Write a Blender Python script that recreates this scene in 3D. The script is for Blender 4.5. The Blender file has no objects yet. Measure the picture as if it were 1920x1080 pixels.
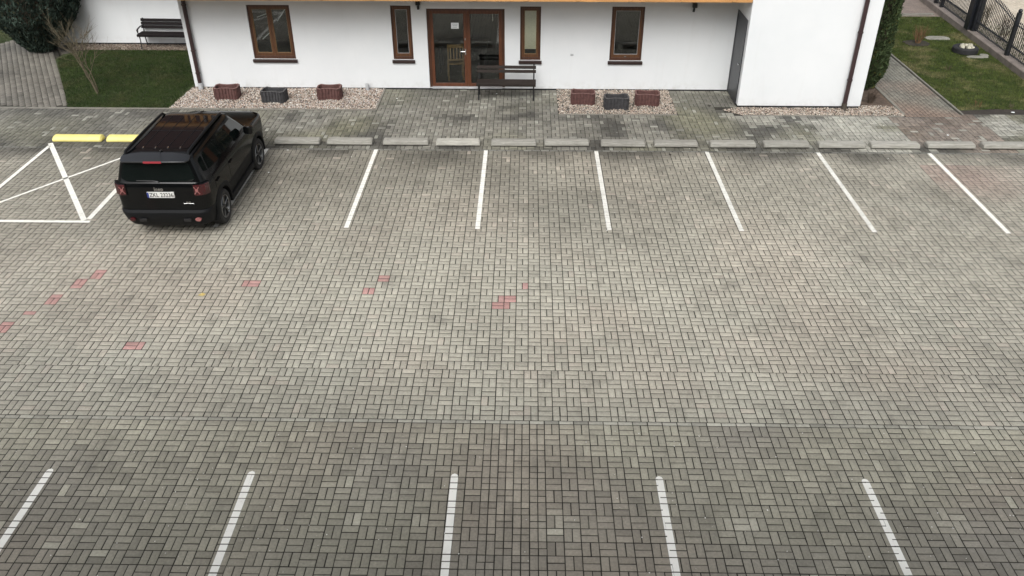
import bpy, bmesh, math, random
import numpy as np
from mathutils import Vector, Matrix, noise
R = math.radians
random.seed(7)
rng = np.random.default_rng(11)
S = bpy.context.scene
COL = S.collection

# ------------------------------------------------------------------ camera
cam_d = bpy.data.cameras.new('camera'); cam = bpy.data.objects.new('camera', cam_d); COL.objects.link(cam)
CAM = Vector((0.330, -9.685, 7.681)); PITCH = 32.80; YAW = 0.99
cam.location = CAM; cam.rotation_euler = (R(90 - PITCH), 0, R(YAW))
cam_d.sensor_width = 36; cam_d.lens = 1564.0 / 1920 * 36; cam_d.clip_end = 600; cam_d.clip_start = 0.05
S.camera = cam
# ------------------------------------------------------------------ world, sun, exposure
SUN_EL, SUN_AZ = 46, 192          # azimuth clockwise from +Y
w = bpy.data.worlds.new('World'); S.world = w; w.use_nodes = True
nt = w.node_tree; nt.nodes.clear()
sky = nt.nodes.new('ShaderNodeTexSky'); sky.sky_type = 'NISHITA'; sky.sun_disc = False
sky.sun_elevation = R(SUN_EL); sky.sun_rotation = R(SUN_AZ); sky.dust_density = 4.0; sky.ozone_density = 1.0; sky.air_density = 1.0
hs = nt.nodes.new('ShaderNodeHueSaturation'); hs.inputs['Saturation'].default_value = 0.22
bg = nt.nodes.new('ShaderNodeBackground'); bg.inputs['Strength'].default_value = 0.115
ow = nt.nodes.new('ShaderNodeOutputWorld')
nt.links.new(sky.outputs[0], hs.inputs['Color']); nt.links.new(hs.outputs[0], bg.inputs['Color']); nt.links.new(bg.outputs[0], ow.inputs['Surface'])
sd = bpy.data.lights.new('sun', 'SUN'); sd.energy = 1.0; sd.angle = R(38); sd.color = (1.0, 0.985, 0.95)
sun = bpy.data.objects.new('sun', sd); COL.objects.link(sun)
az = R(SUN_AZ); el = R(SUN_EL)
sdir = Vector((math.sin(az) * math.cos(el), math.cos(az) * math.cos(el), math.sin(el)))
sun.rotation_euler = sdir.to_track_quat('Z', 'Y').to_euler(); sun.location = sdir * 40
S.view_settings.view_transform = 'Standard'; S.view_settings.look = 'None'; S.view_settings.gamma = 1
S.view_settings.exposure = 0.78
S.render.engine = 'CYCLES'

# ------------------------------------------------------------------ materials
def nodes(m):
    m.use_nodes = True; t = m.node_tree; t.nodes.clear(); return t
def N(t, typ, **kw):
    n = t.nodes.new(typ)
    for k, v in kw.items():
        if k in n.inputs.keys() if hasattr(n.inputs, 'keys') else False: n.inputs[k].default_value = v
        else: setattr(n, k, v)
    return n
def mathn(t, op, a, b=None):
    n = t.nodes.new('ShaderNodeMath'); n.operation = op
    for i, q in enumerate((a, b)):
        if q is None: continue
        if isinstance(q, (int, float)): n.inputs[i].default_value = q
        else: t.links.new(q, n.inputs[i])
    return n.outputs[0]
def mixc(t, f, a, b, mode='MIX'):
    n = t.nodes.new('ShaderNodeMix'); n.data_type = 'RGBA'; n.blend_type = mode
    for s, q in ((n.inputs[0], f), (n.inputs[6], a), (n.inputs[7], b)):
        if isinstance(q, (int, float)): s.default_value = q
        elif isinstance(q, tuple): s.default_value = (*q, 1)
        else: t.links.new(q, s)
    return n.outputs[2]
def ramp(t, f, lo, hi):
    n = t.nodes.new('ShaderNodeMapRange'); n.clamp = True
    n.inputs[1].default_value = lo; n.inputs[2].default_value = hi; t.links.new(f, n.inputs[0]); return n.outputs[0]
def noise_n(t, scale, detail=4, rough=.55, coord=None, stretch=None):
    if coord is None:
        coord = t.nodes.new('ShaderNodeNewGeometry').outputs['Position']
    if stretch:
        mp = t.nodes.new('ShaderNodeMapping'); mp.inputs['Scale'].default_value = stretch; t.links.new(coord, mp.inputs[0]); coord = mp.outputs[0]
    n = t.nodes.new('ShaderNodeTexNoise'); n.inputs['Scale'].default_value = scale; n.inputs['Detail'].default_value = detail; n.inputs['Roughness'].default_value = rough
    t.links.new(coord, n.inputs['Vector']); return n.outputs['Fac']
def bsdf(t, col, rough=.8, metal=0, coat=0, spec=.5, bump=None, bumpd=.002, bumps=.4):
    b = t.nodes.new('ShaderNodeBsdfPrincipled'); o = t.nodes.new('ShaderNodeOutputMaterial')
    if isinstance(col, tuple): b.inputs['Base Color'].default_value = (*col, 1)
    else: t.links.new(col, b.inputs['Base Color'])
    if isinstance(rough, (int, float)): b.inputs['Roughness'].default_value = rough
    else: t.links.new(rough, b.inputs['Roughness'])
    b.inputs['Metallic'].default_value = metal; b.inputs['Coat Weight'].default_value = coat; b.inputs['Coat Roughness'].default_value = .04
    b.inputs['Specular IOR Level'].default_value = spec
    if bump is not None:
        bn = t.nodes.new('ShaderNodeBump'); bn.inputs['Strength'].default_value = bumps; bn.inputs['Distance'].default_value = bumpd
        t.links.new(bump, bn.inputs['Height']); t.links.new(bn.outputs[0], b.inputs['Normal'])
    t.links.new(b.outputs[0], o.inputs[0]); return b
def simple(name, col, rough=.7, var=.25, scale=8, metal=0, coat=0, spec=.5, bump=0, bscale=60, stretch=None, col2=None):
    m = bpy.data.materials.new(name); t = nodes(m)
    tc = t.nodes.new('ShaderNodeTexCoord').outputs['Object']
    f = noise_n(t, scale, 5, .6, tc, stretch)
    a = tuple(c * (1 - var) for c in col); b = col2 if col2 else tuple(min(1, c * (1 + var)) for c in col)
    c = mixc(t, ramp(t, f, .3, .7), a, b)
    bsdf(t, c, rough, metal, coat, spec, noise_n(t, bscale, 4, .6, tc) if bump else None, bump if bump else .002)
    return m
def attr_mat(name, rough=.85, fine=26, bump=.0015, contrast=.22, spec=.35, sand=False):
    """stone colour = attribute 'tint' x object colour, with grain"""
    m = bpy.data.materials.new(name); t = nodes(m)
    a = t.nodes.new('ShaderNodeAttribute'); a.attribute_name = 'tint'
    oi = t.nodes.new('ShaderNodeObjectInfo')
    c = mixc(t, 1.0, a.outputs['Color'], oi.outputs['Color'], 'MULTIPLY')
    g = noise_n(t, fine, 5, .65); c = mixc(t, 1.0, c, mixc(t, ramp(t, g, .28, .72), (1 - contrast,) * 3, (1 + contrast,) * 3), 'MULTIPLY')
    if sand:   # blotchy dust and moss with a shape of their own
        s1 = noise_n(t, 2.6, 6, .7); c = mixc(t, mathn(t, 'MULTIPLY', ramp(t, s1, .50, .74), .26), c, (.30, .285, .245))
        s2 = noise_n(t, 1.7, 6, .72, None, (1.3, .8, 1)); c = mixc(t, mathn(t, 'MULTIPLY', ramp(t, s2, .54, .70), .38), c, (.085, .083, .068))
        s4 = noise_n(t, .42, 6, .62); c = mixc(t, 1.0, c, mixc(t, ramp(t, s4, .32, .68), (.84, .835, .82), (1.12, 1.12, 1.11)), 'MULTIPLY')
        s3 = noise_n(t, 60, 2, .5); c = mixc(t, mathn(t, 'MULTIPLY', ramp(t, s3, .74, .80), .5), c, (.55, .54, .50))
    if sand:
        rn = noise_n(t, .55, 5, .6); mr = t.nodes.new('ShaderNodeMapRange'); mr.inputs[1].default_value = .40; mr.inputs[2].default_value = .66; mr.inputs[3].default_value = .85; mr.inputs[4].default_value = .50; t.links.new(rn, mr.inputs[0]); rough = mr.outputs[0]
    bsdf(t, c, rough, 0, 0, spec, noise_n(t, 180, 3, .6), bump, .5)
    return m
M = {}
M['paver'] = attr_mat('paver_concrete', .82, 30, .0012, .20, .35, True)
M['pebble'] = attr_mat('pebble_stone', .75, 60, .001, .18)
def jointmat():
    m = bpy.data.materials.new('joint_sand'); t = nodes(m)
    g = noise_n(t, 3, 5, .6); c = mixc(t, ramp(t, g, .35, .65), (.016, .0145, .011), (.040, .037, .028))
    g2 = noise_n(t, .9, 6, .7); c = mixc(t, mathn(t, 'MULTIPLY', ramp(t, g2, .54, .72), .75), c, (.17, .16, .125))
    g3 = noise_n(t, 1.4, 5, .7); c = mixc(t, mathn(t, 'MULTIPLY', ramp(t, g3, .58, .74), .5), c, (.045, .055, .022))
    bsdf(t, c, .95, bump=noise_n(t, 120, 3, .6), bumpd=.003); return m
M['joint'] = jointmat()
def soilmat(name, a, b, sc=2.0):
    m = bpy.data.materials.new(name); t = nodes(m)
    g = noise_n(t, sc, 7, .65); c = mixc(t, ramp(t, g, .33, .67), a, b)
    g2 = noise_n(t, sc * 14, 4, .7); c = mixc(t, 1.0, c, mixc(t, ramp(t, g2, .3, .7), (.65,) * 3, (1.35,) * 3), 'MULTIPLY')
    bsdf(t, c, .95, bump=noise_n(t, 30, 5, .7), bumpd=.02, bumps=.6); return m
M['lawn'] = soilmat('lawn_ground', (.022, .038, .009), (.058, .068, .022), 1.6)
M['soil'] = soilmat('dark_soil', (.022, .018, .014), (.048, .038, .030), 3)
M['mulch'] = soilmat('bark_mulch', (.06, .042, .030), (.14, .10, .075), 6)
M['sandy'] = soilmat('sandy_ground', (.42, .36, .28), (.56, .50, .41), .9)
M['earth'] = soilmat('earth', (.12, .11, .09), (.20, .18, .15), .5)
M['brownpath'] = soilmat('brown_paving', (.17, .14, .12), (.25, .20, .17), 2.2)
def grassmat(name, lo, hi, dry):
    m = bpy.data.materials.new(name); t = nodes(m)
    a = t.nodes.new('ShaderNodeAttribute'); a.attribute_name = 'tint'
    g = noise_n(t, 1.3, 6, .65); c = mixc(t, ramp(t, g, .35, .65), lo, hi)
    d = noise_n(t, .8, 6, .7); c = mixc(t, mathn(t, 'MULTIPLY', ramp(t, d, .50, .64), .70), c, dry)
    k2 = noise_n(t, 7, 5, .7); c = mixc(t, 1.0, c, mixc(t, ramp(t, k2, .3, .7), (.55,) * 3, (1.45,) * 3), 'MULTIPLY')
    c = mixc(t, 1.0, c, a.outputs['Color'], 'MULTIPLY')
    bsdf(t, c, .7, spec=.25); return m
M['grassL'] = grassmat('grass_left', (.020, .040, .008), (.038, .060, .013), (.058, .056, .024))
M['grassR'] = grassmat('grass_right', (.040, .066, .013), (.090, .112, .030), (.24, .205, .11))
def stucco():
    m = bpy.data.materials.new('white_stucco'); t = nodes(m)
    g = noise_n(t, .7, 6, .6); c = mixc(t, ramp(t, g, .3, .7), (.665, .688, .70), (.715, .732, .742))
    s = noise_n(t, 2.2, 5, .6, None, (2.2, 2.2, .25)); c = mixc(t, mathn(t, 'MULTIPLY', ramp(t, s, .58, .75), .10), c, (.5, .5, .47))
    geo = t.nodes.new('ShaderNodeNewGeometry'); sp = t.nodes.new('ShaderNodeSeparateXYZ'); t.links.new(geo.outputs['Position'], sp.inputs[0])
    low = t.nodes.new('ShaderNodeMapRange'); low.inputs[1].default_value = .30; low.inputs[2].default_value = .04; t.links.new(sp.outputs['Z'], low.inputs[0])
    sn = noise_n(t, 6, 5, .7); k = mathn(t, 'MULTIPLY', mathn(t, 'MULTIPLY', low.outputs[0], ramp(t, sn, .45, .75)), .35)
    c = mixc(t, k, c, (.33, .31, .26))
    bsdf(t, c, .9, spec=.2, bump=noise_n(t, 140, 4, .6), bumpd=.003, bumps=.35); return m
M['stucco'] = stucco()
M['plinth'] = simple('dark_plinth', (.03, .03, .032), .9)
M['frame'] = simple('brown_wood_frame', (.064, .026, .014), .42, .30, 5, stretch=(8, 8, .7), bump=.0008)
M['framelite'] = simple('brown_wood_sash', (.095, .042, .018), .42, .30, 5, stretch=(8, 8, .7), bump=.0008)
M['sill'] = simple('dark_brown_sill', (.030, .018, .016), .35, .2)
M['timber'] = simple('orange_timber', (.46, .24, .085), .6, .25, 3, stretch=(.5, 6, 6), bump=.001)
M['rooftile'] = simple('dark_roof_tile', (.050, .022, .019), .6, .3, 2)
M['pipe'] = simple('brown_downpipe', (.040, .022, .022), .38, .2, 3)
M['pipegrey'] = simple('grey_plastic', (.42, .43, .44), .5, .15)
M['pipemud'] = simple('weathered_foot', (.055, .045, .032), .6, .3, 12)
M['blackmetal'] = simple('black_iron', (.012, .012, .013), .45, .3, 20)
M['fence'] = simple('fence_black_steel', (.012, .014, .018), .4, .3, 6)
M['benchwood'] = simple('dark_bench_wood', (.024, .018, .015), .7, .35, 4, spec=.25, stretch=(.6, 8, 8), bump=.001)
M['benchwood2'] = simple('dark_bench_wood_plum', (.010, .0075, .008), .75, .35, 4, spec=.2, stretch=(.6, 8, 8), bump=.001)
def stopmat():
    m = bpy.data.materials.new('weathered_concrete'); t = nodes(m)
    oi = t.nodes.new('ShaderNodeObjectInfo'); tc = t.nodes.new('ShaderNodeTexCoord')
    off = t.nodes.new('ShaderNodeVectorMath'); off.operation = 'ADD'; t.links.new(tc.outputs['Object'], off.inputs[0])
    cb = t.nodes.new('ShaderNodeCombineXYZ'); rr = mathn(t, 'MULTIPLY', oi.outputs['Random'], 40.0); t.links.new(rr, cb.inputs[0]); t.links.new(rr, cb.inputs[1]); t.links.new(cb.outputs[0], off.inputs[1])
    g = noise_n(t, 2.4, 6, .65, off.outputs[0], (1.2, 14, 14)); c = mixc(t, ramp(t, g, .32, .68), (.20, .194, .17), (.36, .35, .315))
    g2 = noise_n(t, 9, 5, .7, off.outputs[0]); c = mixc(t, mathn(t, 'MULTIPLY', ramp(t, g2, .52, .72), .5), c, (.16, .16, .14))
    g3 = noise_n(t, 3.2, 5, .7, off.outputs[0], (1.0, 9, 9)); c = mixc(t, mathn(t, 'MULTIPLY', ramp(t, g3, .58, .70), .55), c, (.52, .51, .47))
    c = mixc(t, 1.0, c, oi.outputs['Color'], 'MULTIPLY')
    bsdf(t, c, .9, bump=noise_n(t, 60, 4, .65, off.outputs[0]), bumpd=.004, bumps=.6); return m
M['stop'] = stopmat()
M['yellow'] = simple('yellow_paint', (.82, .73, .25), .6, .08, 6, bump=.001)
def paintmat():
    m = bpy.data.materials.new('white_road_paint'); t = nodes(m)
    g = noise_n(t, 30, 5, .7); g2 = noise_n(t, 3, 4, .6)
    c = mixc(t, ramp(t, g, .60, .78), (.86, .85, .79), (.52, .51, .47)); c = mixc(t, mathn(t, 'MULTIPLY', ramp(t, g2, .5, .75), .35), c, (.50, .49, .44))
    bsdf(t, c, .75); return m
M['paint'] = paintmat()
def thinpaint():
    m = bpy.data.materials.new('worn_white_road_paint'); t = nodes(m)
    g = noise_n(t, 26, 5, .7); g2 = noise_n(t, 2.5, 4, .6)
    c = mixc(t, ramp(t, g, .52, .72), (.78, .77, .715), (.44, .43, .39)); c = mixc(t, mathn(t, 'MULTIPLY', ramp(t, g2, .45, .7), .45), c, (.44, .43, .39))
    bsdf(t, c, .8); return m
M['paintworn'] = thinpaint()
M['redconc'] = simple('red_brown_concrete', (.098, .045, .040), .85, .35, 14, bump=.003, bscale=50)
M['charconc'] = simple('charcoal_concrete', (.040, .039, .041), .85, .35, 14, bump=.003, bscale=50)
M['redrim'] = simple('pale_red_rim', (.17, .095, .085), .9, .3, 20, bump=.003)
M['charrim'] = simple('pale_grey_rim', (.085, .083, .082), .9, .3, 20, bump=.003)
def glassmat(name, tint=(.88, .90, .88), r=.02):
    m = bpy.data.materials.new(name); t = nodes(m)
    tr = t.nodes.new('ShaderNodeBsdfTransparent'); tr.inputs[0].default_value = (*tint, 1)
    gl = t.nodes.new('ShaderNodeBsdfGlossy'); gl.inputs['Roughness'].default_value = r
    fr = t.nodes.new('ShaderNodeFresnel'); fr.inputs[0].default_value = 1.5
    mx = t.nodes.new('ShaderNodeMixShader'); o = t.nodes.new('ShaderNodeOutputMaterial')
    t.links.new(mathn(t, 'MULTIPLY', fr.outputs[0], 1.6), mx.inputs[0]); t.links.new(tr.outputs[0], mx.inputs[1]); t.links.new(gl.outputs[0], mx.inputs[2]); t.links.new(mx.outputs[0], o.inputs[0])
    return m
M['glass'] = glassmat('window_glass')
M['blind'] = simple('beige_roller_blind', (.78, .74, .60), .8, .05)
M['roomwall'] = simple('room_wall', (.13, .127, .12), .9, .1)
M['roomfloor'] = simple('room_floor', (.07, .067, .06), .5, .2)
M['cabinet'] = simple('dark_cabinet', (.035, .037, .042), .4, .2)
M['oak'] = simple('light_oak', (.26, .165, .07), .5, .25, 5, stretch=(6, 6, 1))
M['paper'] = simple('white_paper', (.75, .78, .78), .7, .04)
M['ink'] = simple('grey_print', (.30, .33, .34), .7, .1)
M['chrome'] = simple('satin_metal', (.60, .60, .60), .25, .1, 8, metal=1)
M['carpaint'] = simple('black_car_paint', (.0022, .0027, .0030), .45, .15, 3, coat=.6, spec=0.0)
for n_ in M['carpaint'].node_tree.nodes:
    if n_.type == 'BSDF_PRINCIPLED': n_.inputs['Coat Roughness'].default_value = .14
M['spoiler'] = simple('gloss_black_paint', (.006, .0065, .008), .45, .15, 3, coat=1.0, spec=.2)
M['carplastic'] = simple('car_grey_plastic', (.0075, .008, .009), .6, .2, 30, spec=.18, bump=.0004, bscale=300)
M['carglass'] = simple('tinted_car_glass', (.004, .0065, .006), .03, .1, 2, spec=.6)
M['roofglass'] = simple('roof_glass', (.003, .0025, .003), .05, .1, 2, spec=.2)
M['tyre'] = simple('tyre_rubber', (.017, .017, .018), .75, .25, 12, bump=.001)
M['rim'] = simple('alloy_rim', (.25, .255, .26), .35, .1, 8, metal=1)
M['rimdark'] = simple('dark_rim', (.012, .012, .013), .4)
M['redlens'] = simple('red_lens', (.050, .005, .007), .15, .3, 10, coat=.3)
M['pinklens'] = simple('pale_red_reflector', (.30, .115, .11), .2, .2, 14, coat=.5)
M['brakered'] = simple('brake_lens', (.30, .030, .040), .25, .1, 5)
M['plate'] = simple('white_plate', (.72, .72, .69), .5, .04)
M['blue'] = simple('blue_band', (.02, .04, .22), .5, .05)
M['inkblack'] = simple('black_lettering', (.012, .012, .012), .5, .05)
M['bark'] = simple('grey_brown_bark', (.105, .088, .055), .9, .3, 20)
M['trunk'] = simple('evergreen_bark', (.07, .05, .035), .9, .3, 10)
M['redtwig'] = simple('reddish_twig', (.15, .085, .04), .8, .3, 10)
def leafmat(name, col):
    m = bpy.data.materials.new(name); t = nodes(m)
    a = t.nodes.new('ShaderNodeAttribute'); a.attribute_name = 'tint'
    g = noise_n(t, 3, 4, .6); c = mixc(t, ramp(t, g, .3, .7), tuple(x * .7 for x in col), tuple(x * 1.35 for x in col))
    c = mixc(t, 1.0, c, a.outputs['Color'], 'MULTIPLY'); bsdf(t, c, .7, spec=.25); return m
M['thujaL'] = leafmat('evergreen_blue', (.031, .047, .038))
M['thujaR'] = leafmat('evergreen_green', (.042, .062, .026))
M['rock'] = simple('pale_rock', (.42, .40, .32), .9, .35, 9, bump=.006, bscale=25)
M['slab'] = simple('concrete_slab', (.24, .235, .20), .9, .25, 6, bump=.003)
M['kerb'] = simple('concrete_edging', (.21, .20, .172), .9, .25, 6, bump=.002)
M['facade'] = simple('neighbour_facade', (.42, .40, .36), .9, .1, 1)

# ------------------------------------------------------------------ mesh helpers
class MB:
    def __init__(s): s.v = []; s.f = []; s.m = []
    def add(s, vs, fs, mi=0):
        k = len(s.v); s.v += [tuple(v) for v in vs]
        for f in fs: s.f.append(tuple(i + k for i in f)); s.m.append(mi)
        return s
    def box(s, x0, x1, y0, y1, z0, z1, mi=0):
        s.add([(x0, y0, z0), (x1, y0, z0), (x1, y1, z0), (x0, y1, z0), (x0, y0, z1), (x1, y0, z1), (x1, y1, z1), (x0, y1, z1)],
              [(0, 3, 2, 1), (4, 5, 6, 7), (0, 1, 5, 4), (1, 2, 6, 5), (2, 3, 7, 6), (3, 0, 4, 7)], mi); return s
    def tube(s, pts, rad, n=8, cap=True, mi=0):
        pts = [Vector(p) for p in pts]; rad = rad if isinstance(rad, (list, tuple)) else [rad] * len(pts)
        k = len(s.v); up = Vector((0, 0, 1)); prev = None
        for i, p in enumerate(pts):
            d = (pts[min(i + 1, len(pts) - 1)] - pts[max(i - 1, 0)]).normalized()
            if prev is None:
                a = d.cross(up) if abs(d.z) < .95 else d.cross(Vector((1, 0, 0)))
            else: a = prev - d * prev.dot(d)
            a.normalize(); b = d.cross(a); prev = a
            for j in range(n):
                t = 2 * math.pi * j / n; s.v.append(tuple(p + (a * math.cos(t) + b * math.sin(t)) * rad[i]))
        for i in range(len(pts) - 1):
            for j in range(n):
                s.f.append((k + i * n + j, k + i * n + (j + 1) % n, k + (i + 1) * n + (j + 1) % n, k + (i + 1) * n + j)); s.m.append(mi)
        if cap:
            s.f.append(tuple(k + j for j in range(n - 1, -1, -1))); s.m.append(mi)
            e = k + (len(pts) - 1) * n; s.f.append(tuple(e + j for j in range(n))); s.m.append(mi)
        return s
    def prism(s, poly, z0, z1, mi=0):
        n = len(poly); s.add([(x, y, z0) for x, y in poly] + [(x, y, z1) for x, y in poly],
                             [tuple(range(n - 1, -1, -1)), tuple(range(n, 2 * n))] + [(i, (i + 1) % n, n + (i + 1) % n, n + i) for i in range(n)], mi); return s
    def loft(s, rings, cap=True, mi=0):
        n = len(rings[0]); k = len(s.v)
        for r in rings: s.v += [tuple(p) for p in r]
        for i in range(len(rings) - 1):
            for j in range(n):
                s.f.append((k + i * n + j, k + i * n + (j + 1) % n, k + (i + 1) * n + (j + 1) % n, k + (i + 1) * n + j)); s.m.append(mi)
        if cap:
            s.f.append(tuple(k + j for j in range(n - 1, -1, -1))); s.m.append(mi)
            e = k + (len(rings) - 1) * n; s.f.append(tuple(e + j for j in range(n))); s.m.append(mi)
        return s
    def build(s, name, mats, parent=None, smooth=False, bevel=0, fix=True):
        me = bpy.data.meshes.new(name); me.from_pydata(s.v, [], s.f); mats = mats if isinstance(mats, (list, tuple)) else [mats]
        for m in mats: me.materials.append(m)
        if len(mats) > 1: me.polygons.foreach_set('material_index', s.m)
        if fix:
            bm = bmesh.new(); bm.from_mesh(me); bmesh.ops.recalc_face_normals(bm, faces=bm.faces); bm.to_mesh(me); bm.free()
        if smooth:
            me.polygons.foreach_set('use_smooth', [True] * len(me.polygons))
            try: me.set_sharp_from_angle(angle=R(smooth if smooth is not True else 40))
            except Exception: pass
        o = bpy.data.objects.new(name, me); COL.objects.link(o)
        if parent is not None: o.parent = parent
        if bevel:
            b = o.modifiers.new('bevel', 'BEVEL'); b.width = bevel; b.segments = 2; b.limit_method = 'ANGLE'; b.angle_limit = R(40)
        return o
def tag(o, label=None, cat=None, group=None, kind=None):
    if label: o['label'] = label
    if cat: o['category'] = cat
    if group: o['group'] = group
    if kind: o['kind'] = kind
    return o
def empty(name, loc=(0, 0, 0), rz=0, sc=1):
    o = bpy.data.objects.new(name, None); COL.objects.link(o); o.location = loc; o.rotation_euler = (0, 0, rz); o.scale = (sc,) * 3; o.empty_display_size = .2; return o
def bx(name, mat, parent, x0, x1, y0, y1, z0, z1, bevel=0):
    return MB().box(x0, x1, y0, y1, z0, z1).build(name, mat, parent, bevel=bevel)
def set_tint(me, cols):     # per-corner? use point attribute
    a = me.attributes.new('tint', 'FLOAT_COLOR', 'POINT'); a.data.foreach_set('color', np.ascontiguousarray(cols, dtype=np.float32).ravel())
def np_mesh(name, V, F, mat, tint=None):
    me = bpy.data.meshes.new(name); n = F.shape[1]
    me.vertices.add(len(V)); me.vertices.foreach_set('co', np.ascontiguousarray(V, dtype=np.float32).ravel())
    me.loops.add(F.size); me.loops.foreach_set('vertex_index', np.ascontiguousarray(F, dtype=np.int32).ravel())
    me.polygons.add(len(F)); me.polygons.foreach_set('loop_start', np.arange(0, F.size, n, dtype=np.int32))
    try: me.polygons.foreach_set('loop_total', np.full(len(F), n, dtype=np.int32))
    except Exception: pass
    me.update(calc_edges=True); me.materials.append(mat)
    if tint is not None: set_tint(me, tint)
    return me
def link(name, me, parent=None):
    o = bpy.data.objects.new(name, me); COL.objects.link(o)
    if parent is not None: o.parent = parent
    return o
def nz(x, y, s, seed=0.0):
    return noise.noise(Vector((x * s + seed, y * s - seed * .7, seed * 1.3)))
def project(x, y, z=0.0):
    p = cam_mat @ Vector((x, y, z)); d = -p.z
    return (960 + 1564 * p.x / d, 540 - 1564 * p.y / d, d) if d > .1 else (-9999, -9999, d)
cam_mat = (Matrix.Translation(CAM) @ cam.rotation_euler.to_matrix().to_4x4()).inverted()

# ------------------------------------------------------------------ ground sheets
def sheet(name, poly, z, mat, kind='structure', parent=None):
    me = bpy.data.meshes.new(name); me.from_pydata([(x, y, z) for x, y in poly], [], [tuple(range(len(poly)))]); me.materials.append(mat)
    o = link(name, me, parent); tag(o, kind=kind) if kind else None
    return o
sheet('ground', [(-250, -250), (250, -250), (250, 250), (-250, 250)], -.075, M['earth'])

# ------------------------------------------------------------------ paving
GAP = .0130; TH = .02; CH = .0016
RED = [(-7.09, 2.6), (-7.31, 2.2), (-7.5, 1.8), (-7.71, 1.39), (-7.9, .98), (-4.39, 2.33), (-2.13, 2.5), (-2.33, 2.09), (.07, 1.87), (-.05, 1.70), (-5.61, .51)]
REDH = [(.35, 2.29), (-.03, 1.87)]        # single stones
def stone_rows(x, y, lx, ly, ang=0, tint=(1, 1, 1), z=0): return (x, y, lx, ly, ang, tint[0], tint[1], tint[2], z)
def basket(stones, xa, xb, ya, yb, phx, par, tintf, keep=None, split=None, half_last=False):
    """basket weave of stone pairs; xa..xb is a function of y; ya is the first row line"""
    rows = int(round((yb - ya) / .2))
    for i in range(rows):
        y0 = ya + i * .2; x0, x1 = xa(y0), xb(y0)
        j0 = math.floor((x0 - phx) / .2); j1 = math.ceil((x1 - phx) / .2)
        for j in range(j0, j1):
            cx = phx + (j + .5) * .2; cy = y0 + .1
            if keep and not keep(cx, cy): continue
            v = (i + j + par) % 2 == 0
            if split and split(cx, cy, i, j):
                for ax in (-.05, .05):
                    if (i + j) % 2:
                        for ay in (-.05, .05): stones.append((cx + ax, cy + ay, .1, .1, 0, *tintf(cx + ax, cy + ay), 0))
                    else: stones.append((cx + ax, cy, .1, .2, 0, *tintf(cx + ax, cy), 0))
                continue
            for a in (-.05, .05):
                if v: stones.append((cx + a, cy, .1, .2, 0, *tintf(cx + a, cy), 0))
                else: stones.append((cx, cy + a, .2, .1, 0, *tintf(cx, cy + a), 0))
UNIT = {}
def unit_mesh(lx, ly):
    k = (round(lx, 3), round(ly, 3))
    if k in UNIT: return UNIT[k]
    V, F = stone_geo(np.array([[0, 0, lx, ly, 0, 1, 1, 1, 0]]), False)
    me = np_mesh('paver', V, F, M['paver'], np.ones((len(V), 4))); UNIT[k] = me; return me
def stone_geo(A, jitter=True):
    n = len(A); hx = (A[:, 2] - GAP) / 2; hy = (A[:, 3] - GAP) / 2
    sx = np.array([-1, 1, 1, -1.]); sy = np.array([-1, -1, 1, 1.])
    V = np.zeros((n, 12, 3))
    for k, (ins, zz) in enumerate(((0, -TH), (0, -CH), (CH, 0))):
        px = sx[None] * (hx[:, None] - ins); py = sy[None] * (hy[:, None] - ins)
        c, s_ = np.cos(A[:, 4])[:, None], np.sin(A[:, 4])[:, None]
        V[:, k * 4:k * 4 + 4, 0] = A[:, 0][:, None] + c * px - s_ * py
        V[:, k * 4:k * 4 + 4, 1] = A[:, 1][:, None] + s_ * px + c * py
        V[:, k * 4:k * 4 + 4, 2] = A[:, 8][:, None] + zz
    q = []
    for k in (0, 4):
        for j in range(4): q.append((k + j, k + (j + 1) % 4, k + 4 + (j + 1) % 4, k + 4 + j))
    q.append((8, 9, 10, 11)); q = np.array(q)
    F = (np.arange(n)[:, None, None] * 12 + q[None]).reshape(-1, 4)
    return V.reshape(-1, 3), F
ALLST = []
def field(name, stones, poly, n_ind=300, parent_kind='structure'):
    """a paved area: joint sand sheet (the structure) > paver parts, the rest one stuff part"""
    root = sheet(name, poly, -.0034, M['joint'])
    A = np.array(stones, dtype=float)
    A[:, 8] = [.0010 * nz(a[0], a[1], .9, 3.1) + .0008 * random.uniform(-1, 1) for a in A]
    A[:, 0] += rng.normal(0, .0010, len(A)); A[:, 1] += rng.normal(0, .0010, len(A)); A[:, 4] += rng.normal(0, .006, len(A))
    ALLST.append(A)
    d = []
    for a in A:
        u, v, dd = project(a[0], a[1]); d.append(dd if (-2 < u < 1922 and -2 < v < 1082) else 1e6 + dd)
    order = np.argsort(d); ind = set(order[:n_ind].tolist()); 
    for i in sorted(ind):
        a = A[i]
        o = link('paver', unit_mesh(a[2], a[3]), root); o.location = (a[0], a[1], a[8]); o.rotation_euler = (0, 0, a[4]); o.color = (a[5], a[6], a[7], 1)
    rest = np.array([a for i, a in enumerate(A) if i not in ind])
    if len(rest):
        V, F = stone_geo(rest); T = np.ones((len(V), 4)); T[:, :3] = np.repeat(rest[:, 5:8], 12, axis=0)
        o = link('paver_field', np_mesh('paver_field', V, F, M['paver'], T), root); tag(o, kind='stuff')
    return root
def jit(c, a=.10):
    k = 1 + random.gauss(0, a); return tuple(max(.02, q * k) for q in c)
def lerp3(a, b, t): return tuple(p + (q - p) * t for p, q in zip(a, b))
cl = lambda x, a=0, b=1: max(a, min(b, x))
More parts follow.
